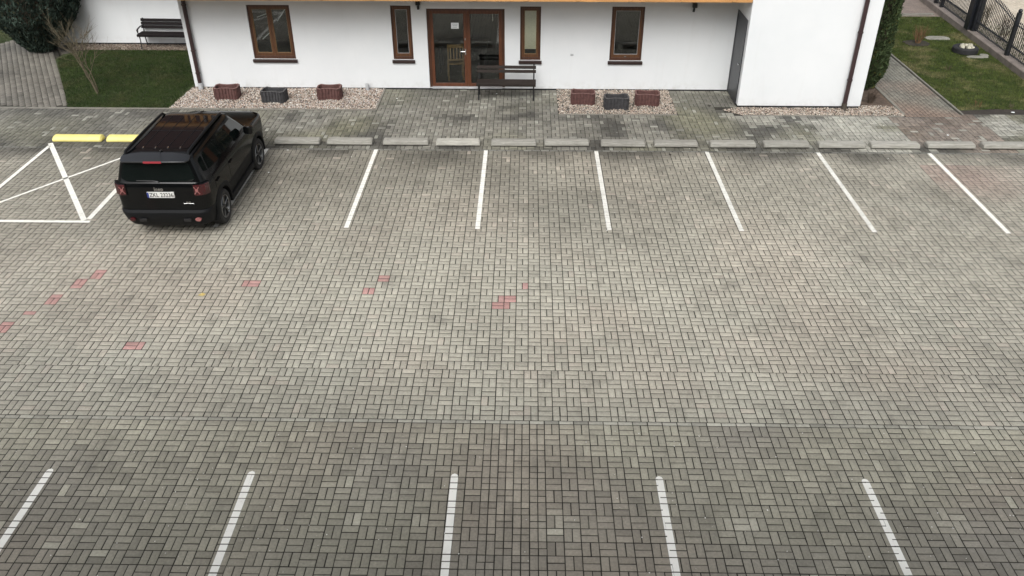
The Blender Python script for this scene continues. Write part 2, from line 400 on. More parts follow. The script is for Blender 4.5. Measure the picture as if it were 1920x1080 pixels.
def tint_lot(x, y):
    for rx, ry in RED:
        if abs(x - rx) < .105 and abs(y - ry) < .105: return jit((.49, .29, .265), .05)
    for rx, ry in REDH:
        if abs(x - rx) < .055 and abs(y - ry) < .055: return jit((.49, .305, .28), .05)
    c = (.440, .426, .372)
    p = cl((nz(x, y, .33, 1.7) + .35 * nz(x, y, 1.1, 5) + .05) * 2.2); c = lerp3(c, (.462, .415, .358), p * .65)
    g = cl((nz(x, y, .28, 8.3) + .3 * nz(x, y, 1.3, 2) - .12) * 2.5); c = lerp3(c, (.405, .400, .352), g)
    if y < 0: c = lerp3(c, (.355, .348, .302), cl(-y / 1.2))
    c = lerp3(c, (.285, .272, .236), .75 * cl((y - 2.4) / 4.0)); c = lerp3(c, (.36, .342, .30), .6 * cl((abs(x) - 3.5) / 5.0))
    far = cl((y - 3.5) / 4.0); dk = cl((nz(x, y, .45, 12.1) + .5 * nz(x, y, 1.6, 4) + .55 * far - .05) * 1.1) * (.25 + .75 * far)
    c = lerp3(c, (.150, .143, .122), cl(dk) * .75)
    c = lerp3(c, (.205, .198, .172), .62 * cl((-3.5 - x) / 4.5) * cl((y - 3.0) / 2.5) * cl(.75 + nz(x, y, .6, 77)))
    if x > 9 and 4.2 < y < 7.4: c = lerp3(c, (.30, .215, .195), .6 * cl(nz(x, y, .5, 20) * 2 + .6))
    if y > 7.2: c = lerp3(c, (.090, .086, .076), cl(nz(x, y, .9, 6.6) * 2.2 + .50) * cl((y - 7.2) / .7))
    if random.random() < .025: c = lerp3(c, (.47, .42, .37), .45)
    c = (c[0] * 1.03, c[1] * 1.013, c[2] * .975)
    return jit(c, .062)
SMUDGE = [(.75, -2.97, .40), (2.98, -2.89, .35), (5.36, -2.85, .40), (-.87, -2.87, .22), (-1.69, -2.88, .2)]
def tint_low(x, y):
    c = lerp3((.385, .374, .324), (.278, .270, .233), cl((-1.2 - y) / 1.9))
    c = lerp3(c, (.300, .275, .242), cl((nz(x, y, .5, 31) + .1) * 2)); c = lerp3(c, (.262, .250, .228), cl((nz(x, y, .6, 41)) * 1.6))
    for sx_, sy_, sr in SMUDGE:
        d_ = math.hypot(x - sx_, (y - sy_) * 1.3)
        if d_ < sr: c = lerp3(c, (.47, .46, .41), (1 - d_ / sr) * random.uniform(.3, .9))
    if random.random() < .012: c = (.42, .41, .36)
    c = (c[0] * .97, c[1] * .95, c[2] * .885)
    return jit(c, .085)
def tint_fore(x, y):
    c = (.235, .228, .198)
    blot = nz(x, y, .75, 51) + .55 * nz(x, y, 2.3, 61)
    c = lerp3(c, (.088, .085, .076), cl(blot * 2.4 + .20))
    c = lerp3(c, (.22, .215, .15), cl(nz(x, y, .6, 71) * 1.5))
    if x > 5: c = lerp3(c, (.34, .333, .292), cl((x - 5) / 2.5) * cl(.8 - blot * 2))
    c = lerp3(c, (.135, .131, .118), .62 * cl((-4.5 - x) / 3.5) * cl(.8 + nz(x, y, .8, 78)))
    if 9.3 < x < 11.6: c = lerp3(c, (.185, .14, .115), .75)
    if y < 8.75: c = lerp3(c, (.080, .077, .068), cl(nz(x, y, 1.1, 91) * 2 + .60) * cl((8.85 - y) / .5))
    if 10.9 < y: c = lerp3(c, (.17, .165, .14), .5)
    if random.random() < .06: c = lerp3(c, (.33, .33, .29), .7)
    return jit(c, .12)
def tint_pathL(x, y): return jit(lerp3((.175, .163, .142), (.11, .105, .094), cl(nz(x, y, .8, 5) * 2)), .10)
def tint_pathR(x, y):
    return jit(lerp3((.23, .17, .135), (.20, .195, .165), cl(nz(x, y, .7, 15) * 2 + (y - 11.5) * .25)), .11)
xl = lambda m: (lambda y: 0.33 - (5.6 + (y + 3.7) * .522) - m)
xr = lambda m: (lambda y: 0.33 + (5.6 + (y + 3.7) * .522) + m)
L, Rr = xl(2.8), xr(2.8)
st = []
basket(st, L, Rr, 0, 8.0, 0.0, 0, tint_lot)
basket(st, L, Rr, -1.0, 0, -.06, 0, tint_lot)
# half row and edge-on row closing the driveway
k0, k1 = math.floor(L(0) / .2), math.ceil(Rr(0) / .2)
for j in range(k0, k1):
    cx = -.06 + (j + .5) * .2
    if j % 2: st.append((cx, -1.05, .2, .1, 0, *tint_lot(cx, -1.05), 0))
    else:
        for a in (-.05, .05): st.append((cx + a, -1.05, .1, .1, 0, *tint_lot(cx + a, -1.05), 0))
    st.append((cx + .08, -1.135, .2, .07, 0, *jit((.37, .36, .31), .14), 0))
k0, k1 = math.floor(L(8) / .2), math.ceil(Rr(8) / .2)
for j in range(k0, k1):
    cx = .08 + (j + .5) * .2; st.append((cx, 8.04, .2, .08, 0, *jit((.17, .168, .15), .2), 0))
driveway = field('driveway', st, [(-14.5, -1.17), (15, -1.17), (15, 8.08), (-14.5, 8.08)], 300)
st = []
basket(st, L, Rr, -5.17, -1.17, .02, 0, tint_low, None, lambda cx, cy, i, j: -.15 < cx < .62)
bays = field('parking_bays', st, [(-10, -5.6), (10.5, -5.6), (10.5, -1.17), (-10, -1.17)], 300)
PD = Vector((-.497, .868)); PN = Vector((.868, .497))
def keep_fore(x, y):
    if x < -3.52: return y < 10.45
    if x < 1.12: return y < 12.09
    if x < 4.08: return y < 10.30
    if x < 5.22: return y < 12.09
    if x < 5.75: return y < 10.30 or (y < 12.09 and x < 5.70 and (y > 10.90 or y < 10.62 - (x - 5.3) * .84))
    if x < 11.25: return y < 10.30
    return y < 10.42
st = []
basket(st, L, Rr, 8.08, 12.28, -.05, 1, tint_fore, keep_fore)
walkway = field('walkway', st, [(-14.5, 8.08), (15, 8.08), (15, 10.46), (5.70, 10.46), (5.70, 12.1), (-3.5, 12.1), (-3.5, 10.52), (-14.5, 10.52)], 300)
# left footpath (turned), right footpath
st = []
a_ = math.atan2(PD.y, PD.x) - math.pi / 2
for i in range(24):
    off = -4.60 - .14 * i - .07
    for j in range(48):
        t = 6.6 + .2 * j + (.1 if i % 2 else 0)
        x = PN.x * off + PD.x * t; y = PN.y * off + PD.y * t * 1.0
        # the origin of t is chosen so that t grows up the path
        x, y = PN.x * off + PD.x * (t + 8.5), PN.y * off + PD.y * (t + 8.5)
        if y < 10.62 or y > 17.6 or x < -19: continue
        if x < -15.9 + (y - 16.2) * .55 and y > 15.5: continue
        st.append((x, y, .14, .2, a_, *tint_pathL(x, y), 0))
pathL = field('footpath_left', st, [(-11.3, 10.52), (-14.4, 16.2), (-16, 19), (-20, 18), (-19, 10.52)], 300)
pathL.data.transform(Matrix.Translation((0, 0, -.0008)))
st = []
for i in range(14):
    x = 9.87 + .1 * i
    for j in range(48):
        y = 10.385 + .2 * j + (.1 if i % 2 else 0)
        if y < 19.6: st.append((x, y, .1, .2, 0, *tint_pathR(x, y), 0))
    if i % 2: st.append((x, 10.335, .1, .1, 0, *tint_pathR(x, 10.3), 0))
pathR = field('footpath_right', st, [(9.80, 10.28), (11.25, 10.28), (11.25, 19.7), (9.80, 19.7)], 300)
pathR.data.transform(Matrix.Translation((0, 0, -.0008)))

# painted lines: paver tops clipped to the line's outline, so the joints stay open
ALL = np.concatenate(ALLST[:3])
def clip(poly, a, b):
    out = []; n = len(poly)
    side = lambda p: (b[0] - a[0]) * (p[1] - a[1]) - (b[1] - a[1]) * (p[0] - a[0])
    for i in range(n):
        p, q = poly[i], poly[(i + 1) % n]; sp, sq = side(p), side(q)
        if sp >= 0: out.append(p)
        if (sp >= 0) != (sq >= 0):
            t = sp / (sp - sq); out.append((p[0] + (q[0] - p[0]) * t, p[1] + (q[1] - p[1]) * t))
    return out
def painted(name, outline, mat, parent, label, group=None, open_=1.0):
    """outline: convex polygon, counter-clockwise"""
    xs = [p[0] for p in outline]; ys = [p[1] for p in outline]; mb = MB()
    near = ALL[(ALL[:, 0] > min(xs) - .2) & (ALL[:, 0] < max(xs) + .2) & (ALL[:, 1] > min(ys) - .2) & (ALL[:, 1] < max(ys) + .2)]
    for a in near:
        hx, hy = a[2] / 2 + .0005, a[3] / 2 - (GAP / 2 + CH * .4) * open_; c, s_ = math.cos(a[4]), math.sin(a[4])
        p = [(a[0] + c * u - s_ * v, a[1] + s_ * u + c * v) for u, v in ((-hx, -hy), (hx, -hy), (hx, hy), (-hx, hy))]
        for i in range(len(outline)):
            p = clip(p, outline[i], outline[(i + 1) % len(outline)])
            if len(p) < 3: break
        if len(p) >= 3:
            q = [p[0]]
            for r in p[1:]:
                if (r[0] - q[-1][0]) ** 2 + (r[1] - q[-1][1]) ** 2 > 1e-7: q.append(r)
            if len(q) >= 3: mb.add([(x, y, a[8] + .002) for x, y in q], [tuple(range(len(q)))])
    o = mb.build(name, mat, parent, fix=False); tag(o, label, None, group); return o
def band(p, q, w):
    p, q = Vector(p), Vector(q); d = (q - p).normalized(); n = Vector((-d.y, d.x)) * w / 2
    return [tuple(p - n), tuple(q - n), tuple(q + n), tuple(p + n)]
for n in range(-2, 6):
    x = -.572 + 2.515 * n
    painted('parking_line', band((x, 4.30), (x, 8.03), .088), M['paintworn'] if n in (1, 2, 3) else M['paint'], driveway, 'white painted stall line running out from the grey wheel stops', 'stall lines below the wheel stops', .55)
for n in range(-3, 4):
    x = -.523 + 2.57 * n; hw = .046
    out = [(x - hw, -5.1), (x + hw, -5.1), (x + hw, -2.16), (x + hw * .7, -2.125), (x, -2.11), (x - hw * .7, -2.125), (x - hw, -2.16)]
    painted('parking_line', out, M['paint'], bays, 'white painted stall line with a rounded end on darker paving', 'stall lines of the near parking bays')
painted('hatch_line', band((-10.67, 4.52), (-10.67, 8.12), .085), M['paint'], driveway, 'white outer side line of the crossed-out bay', None, .5)
painted('hatch_line', band((-8.17, 4.56), (-8.17, 8.0), .10), M['paint'], driveway, 'white side line of the crossed-out bay beside the black car', None, .5)
painted('hatch_line', band((-12.8, 4.465), (-8.10, 4.465), .085), M['paint'], driveway, 'white end line across the crossed-out bay', None, .5)
painted('hatch_line', band((-10.72, 8.26), (-8.24, 4.52), .105), M['paint'], driveway, 'white thick diagonal of the crossed-out bay', None, .5)
painted('hatch_line', band((-10.62, 4.78), (-8.24, 8.15), .065), M['paint'], driveway, 'white thin diagonal of the crossed-out bay', None, .5)

# ------------------------------------------------------------------ gravel, lawns, soil
def pebbles(name, poly, dens, pal, parent=None, r=(.010, .022), zb=0.0):
    xs = [p[0] for p in poly]; ys = [p[1] for p in poly]; area = (max(xs) - min(xs)) * (max(ys) - min(ys))
    n = int(area * dens); P = rng.uniform([min(xs), min(ys)], [max(xs), max(ys)], (n, 2))
    def inside(p):
        c = False; j = len(poly) - 1
        for i in range(len(poly)):
            if (poly[i][1] > p[1]) != (poly[j][1] > p[1]) and p[0] < (poly[j][0] - poly[i][0]) * (p[1] - poly[i][1]) / (poly[j][1] - poly[i][1]) + poly[i][0]: c = not c
            j = i
        return c
    P = np.array([p for p in P if inside(p)]); n = len(P)
    b = bmesh.new(); bmesh.ops.create_icosphere(b, subdivisions=1, radius=1); b.verts.ensure_lookup_table()
    bv = np.array([v.co[:] for v in b.verts]); bf = np.array([[v.index for v in f.verts] for f in b.faces]); b.free()
    sc = rng.uniform(r[0], r[1], (n, 1)) * rng.uniform(.6, 1.3, (n, 3)); sc[:, 2] *= .7
    V = bv[None] * sc[:, None, :] * (1 + rng.normal(0, .12, (n, len(bv), 1)))
    th = rng.uniform(0, 6.28, n); c, s_ = np.cos(th)[:, None], np.sin(th)[:, None]
    X = V[:, :, 0] * c - V[:, :, 1] * s_; Y = V[:, :, 0] * s_ + V[:, :, 1] * c
    V[:, :, 0] = X + P[:, 0:1]; V[:, :, 1] = Y + P[:, 1:2]; V[:, :, 2] += (zb + rng.uniform(-.004, .012, (n, 1)))
    F = (np.arange(n)[:, None, None] * len(bv) + bf[None]).reshape(-1, 3)
    pal = np.array(pal); T = np.ones((n, 4)); T[:, :3] = pal[rng.integers(0, len(pal), n)] * rng.uniform(.75, 1.2, (n, 1))
    o = link(name, np_mesh(name, V.reshape(-1, 3), F, M['pebble'], np.repeat(T, len(bv), axis=0)), parent); tag(o, kind='stuff'); return o
PAL = [tuple(c) for c in np.array([(.50, .40, .31), (.56, .47, .38), (.62, .56, .48), (.40, .31, .24), (.45, .34, .27), (.30, .24, .19), (.66, .62, .56), (.17, .15, .13), (.50, .36, .28)]) * [.93, .97, 1.02]]
PAL2 = [(.45, .38, .31), (.50, .44, .37), (.36, .29, .23), (.28, .24, .2), (.56, .52, .46), (.16, .15, .13), (.40, .30, .24)]
def gravel(name, poly, pal=PAL, dens=1500):
    g = sheet(name, poly, -.006, M['mulch']); pebbles('pebbles', poly, dens, pal, g); return g
gL = gravel('gravel_bed_left', [(-8.78, 10.54), (-3.50, 10.54), (-3.50, 12.12), (-8.70, 12.12)])
gR = gravel('gravel_bed_right', [(1.155, 10.33), (4.145, 10.33), (4.145, 12.12), (1.155, 12.12)], PAL2)
gC = gravel('gravel_strip_corner', [(5.3, 10.70), (5.74, 10.33), (9.78, 10.33), (9.78, 11.0), (8.9, 11.05), (8.82, 10.86), (5.72, 10.86)], PAL2, 1300)
gW = gravel('gravel_strip_wing', [(-13.6, 15.42), (-8.7, 15.42), (-8.7, 16.02), (-13.9, 16.02)], [(.22, .17, .13), (.26, .21, .17), (.32, .28, .23), (.15, .12, .1)], 900)
# thin concrete edging round the beds
def edging(poly_pts, parent, mat=M['kerb'], w=.05, h=.022):
    for p, q in zip(poly_pts[:-1], poly_pts[1:]):
        L_ = (Vector(q) - Vector(p)).length; n = max(1, int(round(L_ / 1.0)))
        for k in range(n):
            a = Vector(p).lerp(Vector(q), k / n); b = Vector(p).lerp(Vector(q), (k + 1) / n); d = (b - a).normalized() * .004
            MB().prism(band(a + d, b - d, w), -.03, h + random.uniform(-.004, .004)).build('edging_stone', mat, parent, bevel=.004)
edging([(-11.4, 10.512), (-3.475, 10.512), (-3.475, 12.08)], gL)
edging([(-14.5, 10.54), (-11.42, 10.54)], walkway, M['kerb'], .10, .004)
edging([(1.15, 10.306), (4.13, 10.306)], gR, M['kerb'], .045, .012)
edging([(5.75, 10.306), (9.78, 10.306)], gC, M['kerb'], .045, .012)
edging([(9.81, 10.42), (9.81, 14.5)], pathR); edging([(11.28, 10.42), (11.28, 19.6)], pathR)
lawnL = sheet('lawn_left', [(-11.36, 10.535), (-8.78, 10.535), (-8.70, 12.12), (-8.6, 15.42), (-13.1, 15.42), (-13.6, 15.0), (-13.62, 14.5)], -.004, M['lawn'])
lawnF = sheet('lawn_far_left', [(-16.1, 15.85), (-15.2, 17.3), (-14.2, 19.5), (-14.2, 40), (-40, 40), (-40, 15)], -.002, M['lawn'])
lawnR = sheet('lawn_right', [(11.32, 10.62), (14.0, 10.62), (14.62, 19.7), (11.32, 19.7)], -.004, M['lawn'])
soilR = sheet('soil_edge', [(11.30, 10.47), (15.2, 10.47), (15.2, 10.84), (14.2, 10.78), (13.6, 10.86), (13.0, 10.80), (12.5, 10.90), (11.9, 10.80), (11.30, 10.72)], -.001, M['soil'])
mulch = sheet('mulch_bed', [(8.84, 10.98), (9.78, 10.98), (9.78, 19.7), (8.84, 19.7)], -.002, M['mulch'])
farR = sheet('yard_far_right', [(8.84, 19.7), (14.7, 19.7), (15.2, 27), (8.84, 27)], -.008, M['brownpath'])
edging([(11.3, 19.68), (14.4, 19.95)], farR, M['kerb'], .12, .04)
beyond = sheet('sandy_plot', [(14.35, 9), (60, 9), (60, 60), (15.4, 60), (15.0, 22)], -.01, M['sandy'])
def grass(name, poly, n, mat, parent, h=(.02, .05)):
    xs = [p[0] for p in poly]; ys = [p[1] for p in poly]
    P = rng.uniform([min(xs), min(ys)], [max(xs), max(ys)], (n, 2))
    X, Y = P[:, 0], P[:, 1]; ins = np.zeros(n, bool); j = len(poly) - 1
    for i in range(len(poly)):
        (xi, yi), (xj, yj) = poly[i], poly[j]
        if yi != yj: ins ^= ((yi > Y) != (yj > Y)) & (X < (xj - xi) * (Y - yi) / (yj - yi) + xi)
        j = i
    P = P[ins]; n = len(P); th = rng.uniform(0, 6.28, n); hh = rng.uniform(h[0], h[1], n); wv = rng.uniform(.004, .009, n)
    dx, dy = np.cos(th), np.sin(th); ln = rng.uniform(.0, .035, n); la = rng.uniform(0, 6.28, n)
    V = np.zeros((n, 3, 3)); V[:, 0, 0] = P[:, 0] - dx * wv; V[:, 0, 1] = P[:, 1] - dy * wv; V[:, 1, 0] = P[:, 0] + dx * wv; V[:, 1, 1] = P[:, 1] + dy * wv
    V[:, 2, 0] = P[:, 0] + ln * np.cos(la); V[:, 2, 1] = P[:, 1] + ln * np.sin(la); V[:, :2, 2] = -.005; V[:, 2, 2] = hh
    T = np.ones((n, 4)); T[:, :3] = rng.uniform(.6, 1.4, (n, 1)) * np.array([1, 1, .95])
    F = np.arange(3 * n).reshape(n, 3)
    o = link(name, np_mesh(name, V.reshape(-1, 3), F, mat, np.repeat(T, 3, axis=0)), parent); tag(o, kind='stuff'); return o
grass('grass_blades', [(-11.4, 10.56), (-8.8, 10.56), (-8.72, 15.4), (-13.1, 15.4), (-13.55, 14.5)], 60000, M['grassL'], lawnL)
grass('grass_blades', [(-16.1, 15.9), (-14.2, 19.5), (-14.2, 24), (-21, 24), (-21, 15.5)], 40000, M['grassL'], lawnF)
grass('grass_blades', [(11.34, 10.80), (13.98, 10.84), (14.5, 19.6), (11.34, 19.6)], 90000, M['grassR'], lawnR)
# fallen leaves and bits of litter
def speck(name, x, y, s, mat, label, cat, group=None):
    n = random.randint(5, 7); ph = random.uniform(0, 6)
    pts = [(s * random.uniform(.6, 1.1) * math.cos(ph + 6.283 * i / n), s * random.uniform(.5, 1) * math.sin(ph + 6.283 * i / n)) for i in range(n)]
    o = MB().prism(pts, 0, .006).build(name, mat); o.location = (x, y, .006); tag(o, label, cat, group); return o

pebbles('paint_crumbs', [(-7.5, -4.6), (7.5, -4.6), (7.5, -1.2), (-7.5, -1.2)], 5, [(.75, .74, .70), (.6, .59, .55)], bays, (.004, .010), .004)
pebbles('grit', [(-11, 0), (11, 0), (11, 10.2), (-11, 10.2)], 1.3, [(.7, .69, .65), (.2, .18, .15), (.5, .45, .4)], driveway, (.005, .012), .004)
# ------------------------------------------------------------------ wheel stops
def stop_mesh(yel=False):
    mb = MB(); hl = .525 if not yel else .56
    prof = [(.03, 0), (.03, .028), (.0, .032), (.0, .055), (.025, .112), (.05, .124), (.215, .124), (.25, .10), (.27, .0)] if not yel else [(.0, 0), (.0, .05), (.05, .10), (.10, .112), (.20, .112), (.25, .09), (.29, 0)]
    prof = [(a + (.012 if z == 0 and a < .1 else 0), z) for a, z in prof]
    rings = []
    for x, k in ((-hl, .90), (-hl + .03, 1), (-hl * .4, 1), (hl * .4, 1), (hl - .03, 1), (hl, .90)):
        ins = .0 if not yel else (.05 if abs(x) > hl - .01 else 0)
        rings.append([(x, .135 + (a - .135) * (k if not yel else (k - .1 if k < 1 else 1)), z * (k if k == 1 else (.8 if not yel else .55))) for a, z in prof])
    mb.loft(rings); return mb
proto = stop_mesh(); me_stop = None
stops = [(-5.48, -4.43), (-4.26, -3.21), (-2.96, -1.91), (-1.73, -.72), (-.46, .58), (.77, 1.79), (2.07, 3.08), (3.29, 4.29), (4.57, 5.62), (5.80, 6.84), (7.05, 8.11), (8.25, 9.35), (9.54, 10.62), (10.80, 11.86)]
desc = ['plain grey concrete wheel stop just right of the black car', 'grey concrete wheel stop next along from the one by the car', 'grey concrete wheel stop below the corner of the left gravel bed', 'pale streaked concrete wheel stop below the glass entrance door',
        'grey concrete wheel stop below the bench at the door', 'grey concrete wheel stop just past the bench, below the right gravel bed edge', 'grey concrete wheel stop below the black planter, right side of stall line', 'grey concrete wheel stop below the right-hand red planter by the side recess',
        'grey concrete wheel stop in front of the paved side recess', 'grey concrete wheel stop below the recess corner of the white block', 'grey concrete wheel stop below the middle of the projecting white block', 'grey concrete wheel stop below the dark downpipe foot',
        'grey concrete wheel stop across the end of the brown brick path', 'last grey concrete wheel stop, below the right lawn']
for i, (a, b) in enumerate(stops):
    if me_stop is None: o = proto.build('wheel_stop', M['stop'], smooth=30, bevel=.006); me_stop = o.data
    else:
        o = link('wheel_stop', me_stop); bv = o.modifiers.new('bevel', 'BEVEL'); bv.width = .006; bv.segments = 2; bv.limit_method = 'ANGLE'
    o.location = ((a + b) / 2, 8.225 + random.uniform(-.015, .015), .002); o.scale = ((b - a) / 1.05, 1, 1); o.rotation_euler = (0, 0, R(random.uniform(-.8, .8)))
    k = random.uniform(.88, 1.12) * (1.25 if i == 3 else 1); o.color = (k, k, k * .99, 1)
    tag(o, desc[i], 'wheel stop', 'grey concrete wheel stops')
for i, (a, b) in enumerate(((-10.72, -9.56), (-9.45, -8.30))):
    o = stop_mesh(True).build('wheel_stop', M['yellow'], smooth=30, bevel=.012); o.location = ((a + b) / 2, 8.33, .002); o.scale = ((b - a) / 1.12, 1, 1.05)
    tag(o, ('yellow painted wheel stop standing clear at the crossed-out bay corner', 'yellow painted wheel stop partly hidden behind the black car')[i], 'wheel stop', 'yellow wheel stops')

# ------------------------------------------------------------------ house
house = empty('house', (0, 12.1, 0)); tag(house, 'white rendered house with brown wooden windows and a timber balcony', 'house')
HX0, HX1 = -8.62, 5.73; WY = 0.0      # local y = world y - 12.1
win = {'L': (-6.88, -5.77, .80, 2.20), '2': (-3.175, -2.645, .80, 2.20), 'D': (-2.255, -.235, .03, 2.125), '3': (.165, .70, .80, 2.19), '4': (2.515, 3.355, .80, 2.195)}
def holed_wall(x0, x1, z0, z1, holes, y, depth):
    mb = MB(); xs = sorted({x0, x1, *[h[0] for h in holes], *[h[1] for h in holes]}); zs = sorted({z0, z1, *[h[2] for h in holes], *[h[3] for h in holes]})
    for i in range(len(xs) - 1):
        for j in range(len(zs) - 1):
            cx, cz = (xs[i] + xs[i + 1]) / 2, (zs[j] + zs[j + 1]) / 2
            if any(h[0] < cx < h[1] and h[2] < cz < h[3] for h in holes): continue
            for yy in (y, y + depth):
                q = [(xs[i], yy, zs[j]), (xs[i + 1], yy, zs[j]), (xs[i + 1], yy, zs[j + 1]), (xs[i], yy, zs[j + 1])]
                mb.add(q, [(0, 1, 2, 3) if yy == y else (3, 2, 1, 0)])
    for h in holes:
        a, b, c, d = h
        for q in (((a, c), (a, d)), ((a, d), (b, d)), ((b, d), (b, c)), ((b, c), (a, c))):
            (xa, za), (xb, zb) = q; mb.add([(xa, y, za), (xb, y, zb), (xb, y + depth, zb), (xa, y + depth, za)], [(0, 1, 2, 3)])
    for (xa, za), (xb, zb) in (((x0, z0), (x1, z0)), ((x0, z0), (x0, z1)), ((x1, z0), (x1, z1)), ((x0, z1), (x1, z1))):
        mb.add([(xa, y, za), (xb, y, zb), (xb, y + depth, zb), (xa, y + depth, za)], [(0, 1, 2, 3)])
    return mb
holed_wall(HX0, HX1, .045, 5.4, list(win.values()), 0, .28).build('front_wall', M['stucco'], house, fix=False)
bx('plinth', M['plinth'], house, HX0 + .02, HX1, .03, .24, -.03, .04)
# projecting block on the right and its side door
blk = MB().box(5.73, 8.85, -1.25, 8, .05, 6.2).build('projecting_block', M['stucco'], house, bevel=.012)
bx('plinth', M['plinth'], house, 5.76, 8.82, -1.22, 8, -.03, .05)
sdoor = bx('side_door', M['cabinet'], house, 5.715, 5.728, -1.02, -.10, .02, 2.09)
tag(sdoor, 'dark grey side door in the recess of the projecting block')
fr = MB().box(5.705, 5.729, -1.08, -1.02, .02, 2.15).box(5.705, 5.729, -.10, -.04, .02, 2.15).box(5.705, 5.729, -1.02, -.10, 2.092, 2.15).build('door_frame', M['cabinet'], sdoor)
bx('handle', M['chrome'], sdoor, 5.68, 5.71, -.96, -.86, 1.0, 1.03)
# main block body: left side, back, wing
bx('left_side_wall', M['stucco'], house, HX0, HX0 + .25, .281, 8, .045, 5.4)
bx('rear_wall', M['stucco'], house, HX0, 8.85, 8.001, 8.25, -.03, 6.2)
wing = bx('wing_wall', M['stucco'], house, -14.15, HX0 - .001, 3.92, 8.2, .045, 4.6)
bx('wing_plinth', M['plinth'], wing, -14.12, HX0 - .002, 3.95, 8.1, -.03, .044)
# interior
bx('interior_floor', M['roomfloor'], house, HX0 + .26, 5.72, .281, 4.4, -.03, .02)
bx('interior_wall', M['roomwall'], house, HX0 + .26, 5.72, 4.4, 4.5, -.03, 2.5)
bx('interior_wall', M['roomwall'], house, -4.3, -4.2, .285, 4.399, .021, 2.5)
bx('interior_wall', M['roomwall'], house, 1.3, 1.4, .285, 4.399, .021, 2.5)
bx('ceiling', M['roomwall'], house, HX0 + .26, 5.72, .285, 4.5, 2.501, 2.6)
def window(key, sashes=1, label=None):
    x0, x1, z0, z1 = win[key]; y0 = .035; fw = .05
    mb = MB(); mb.box(x0 + .002, x0 + fw, y0, y0 + .07, z0 + .002, z1 - .002); mb.box(x1 - fw, x1 - .002, y0, y0 + .07, z0 + .002, z1 - .002)
    mb.box(x0 + fw, x1 - fw, y0, y0 + .07, z1 - fw, z1 - .002); mb.box(x0 + fw, x1 - fw, y0, y0 + .07, z0 + .002, z0 + .07)
    wobj = mb.build('window', M['frame'], house, bevel=.004); tag(wobj, label)
    n = sashes; iw = (x1 - x0 - 2 * fw) / n
    for k in range(n):
        a = x0 + fw + k * iw; b = a + iw; sw = .062; zz0 = z0 + .072; zz1 = z1 - fw - .002
        s = MB(); s.box(a + .002, a + sw, y0 + .008, y0 + .06, zz0, zz1); s.box(b - sw, b - .002, y0 + .008, y0 + .06, zz0, zz1)
        s.box(a + sw, b - sw, y0 + .008, y0 + .06, zz1 - sw, zz1); s.box(a + sw, b - sw, y0 + .008, y0 + .06, zz0, zz0 + .085)
        s.build('sash', M['framelite'], wobj, bevel=.004)
        p = MB(); p.box(a + sw + .001, b - sw - .001, y0 + .030, y0 + .034, zz0 + .086, zz1 - sw - .001); p.build('pane', M['glass'], wobj)
        g = MB()
        g.box(a + sw, a + sw + .008, y0 + .018, y0 + .026, zz0 + .085, zz1 - sw); g.box(b - sw - .008, b - sw, y0 + .018, y0 + .026, zz0 + .085, zz1 - sw)
        g.box(a + sw + .008, b - sw - .008, y0 + .018, y0 + .026, zz1 - sw - .008, zz1 - sw); g.box(a + sw + .008, b - sw - .008, y0 + .018, y0 + .026, zz0 + .085, zz0 + .093)
        g.build('seal', M['pipegrey'] if key in ('2', '4') else M['oak'], wobj)
    s = MB(); s.add([(x0 - .035, -.055, z0 - .085), (x1 + .035, -.055, z0 - .085), (x1 + .035, .034, z0 - .085), (x0 - .035, .034, z0 - .085),
                     (x0 - .035, -.055, z0 - .015), (x1 + .035, -.055, z0 - .015), (x1 + .035, .034, z0 + .001), (x0 - .035, .034, z0 + .001)],
                    [(0, 3, 2, 1), (4, 5, 6, 7), (0, 1, 5, 4), (1, 2, 6, 5), (2, 3, 7, 6), (3, 0, 4, 7)])
    s.build('sill', M['sill'], wobj, bevel=.004)
    return wobj
wl = window('L', 2, 'wide two-sash brown window by the left downpipe')
w2 = window('2', 1, 'narrow brown window left of the glass door')
w3 = window('3', 1, 'narrow brown window with a beige blind above the bench')
w4 = window('4', 1, 'medium brown window above the right planters')
bx('blind', M['blind'], w3, .165 + .10, .70 - .10, .074, .078, 1.08, 2.12)
bx('window_handle', M['chrome'], w4, 2.90, 2.96, .02, .035, .895, .912)
# thin white tubes set aslant behind the wide window
for (xa, za, xb, zb) in ((-6.72, 1.82, -6.40, 1.93), (-6.66, 1.25, -6.38, 1.47), (-6.22, 2.04, -5.92, 2.10), (-6.20, 1.72, -5.93, 2.06)):
    MB().tube([(xa, .26, za), (xb, .26, zb)], .012, 6).build('white_tube', M['paper'], wl)
# entrance door, two leaves
x0, x1, z0, z1 = win['D']; y0 = .05
mb = MB(); mb.box(x0 + .002, x0 + .07, y0, y0 + .08, z0, z1 - .002).box(x1 - .07, x1 - .002, y0, y0 + .08, z0, z1 - .002).box(x0 + .07, x1 - .07, y0, y0 + .08, z1 - .06, z1 - .002)
door = mb.build('entrance_door', M['frame'], house, bevel=.004); tag(door, 'double glass entrance door in a red-brown wooden frame')
mid = (x0 + x1) / 2 + .02
for a, b in ((x0 + .072, mid - .001), (mid + .001, x1 - .072)):
    s = MB(); sw = .085
    s.box(a, a + sw, y0 + .012, y0 + .07, z0 + .03, z1 - .062).box(b - sw, b, y0 + .012, y0 + .07, z0 + .03, z1 - .062)
    s.box(a + sw, b - sw, y0 + .012, y0 + .07, z1 - .062 - .08, z1 - .062).box(a + sw, b - sw, y0 + .012, y0 + .07, z0 + .03, z0 + .12)
    s.build('leaf', simple('door_wood', (.098, .034, .015), .42, .3, 5, stretch=(8, 8, .7)), door, bevel=.005)
    bx('pane', M['glass'], door, a + sw + .001, b - sw - .001, y0 + .034, y0 + .040, z0 + .121, z1 - .143)
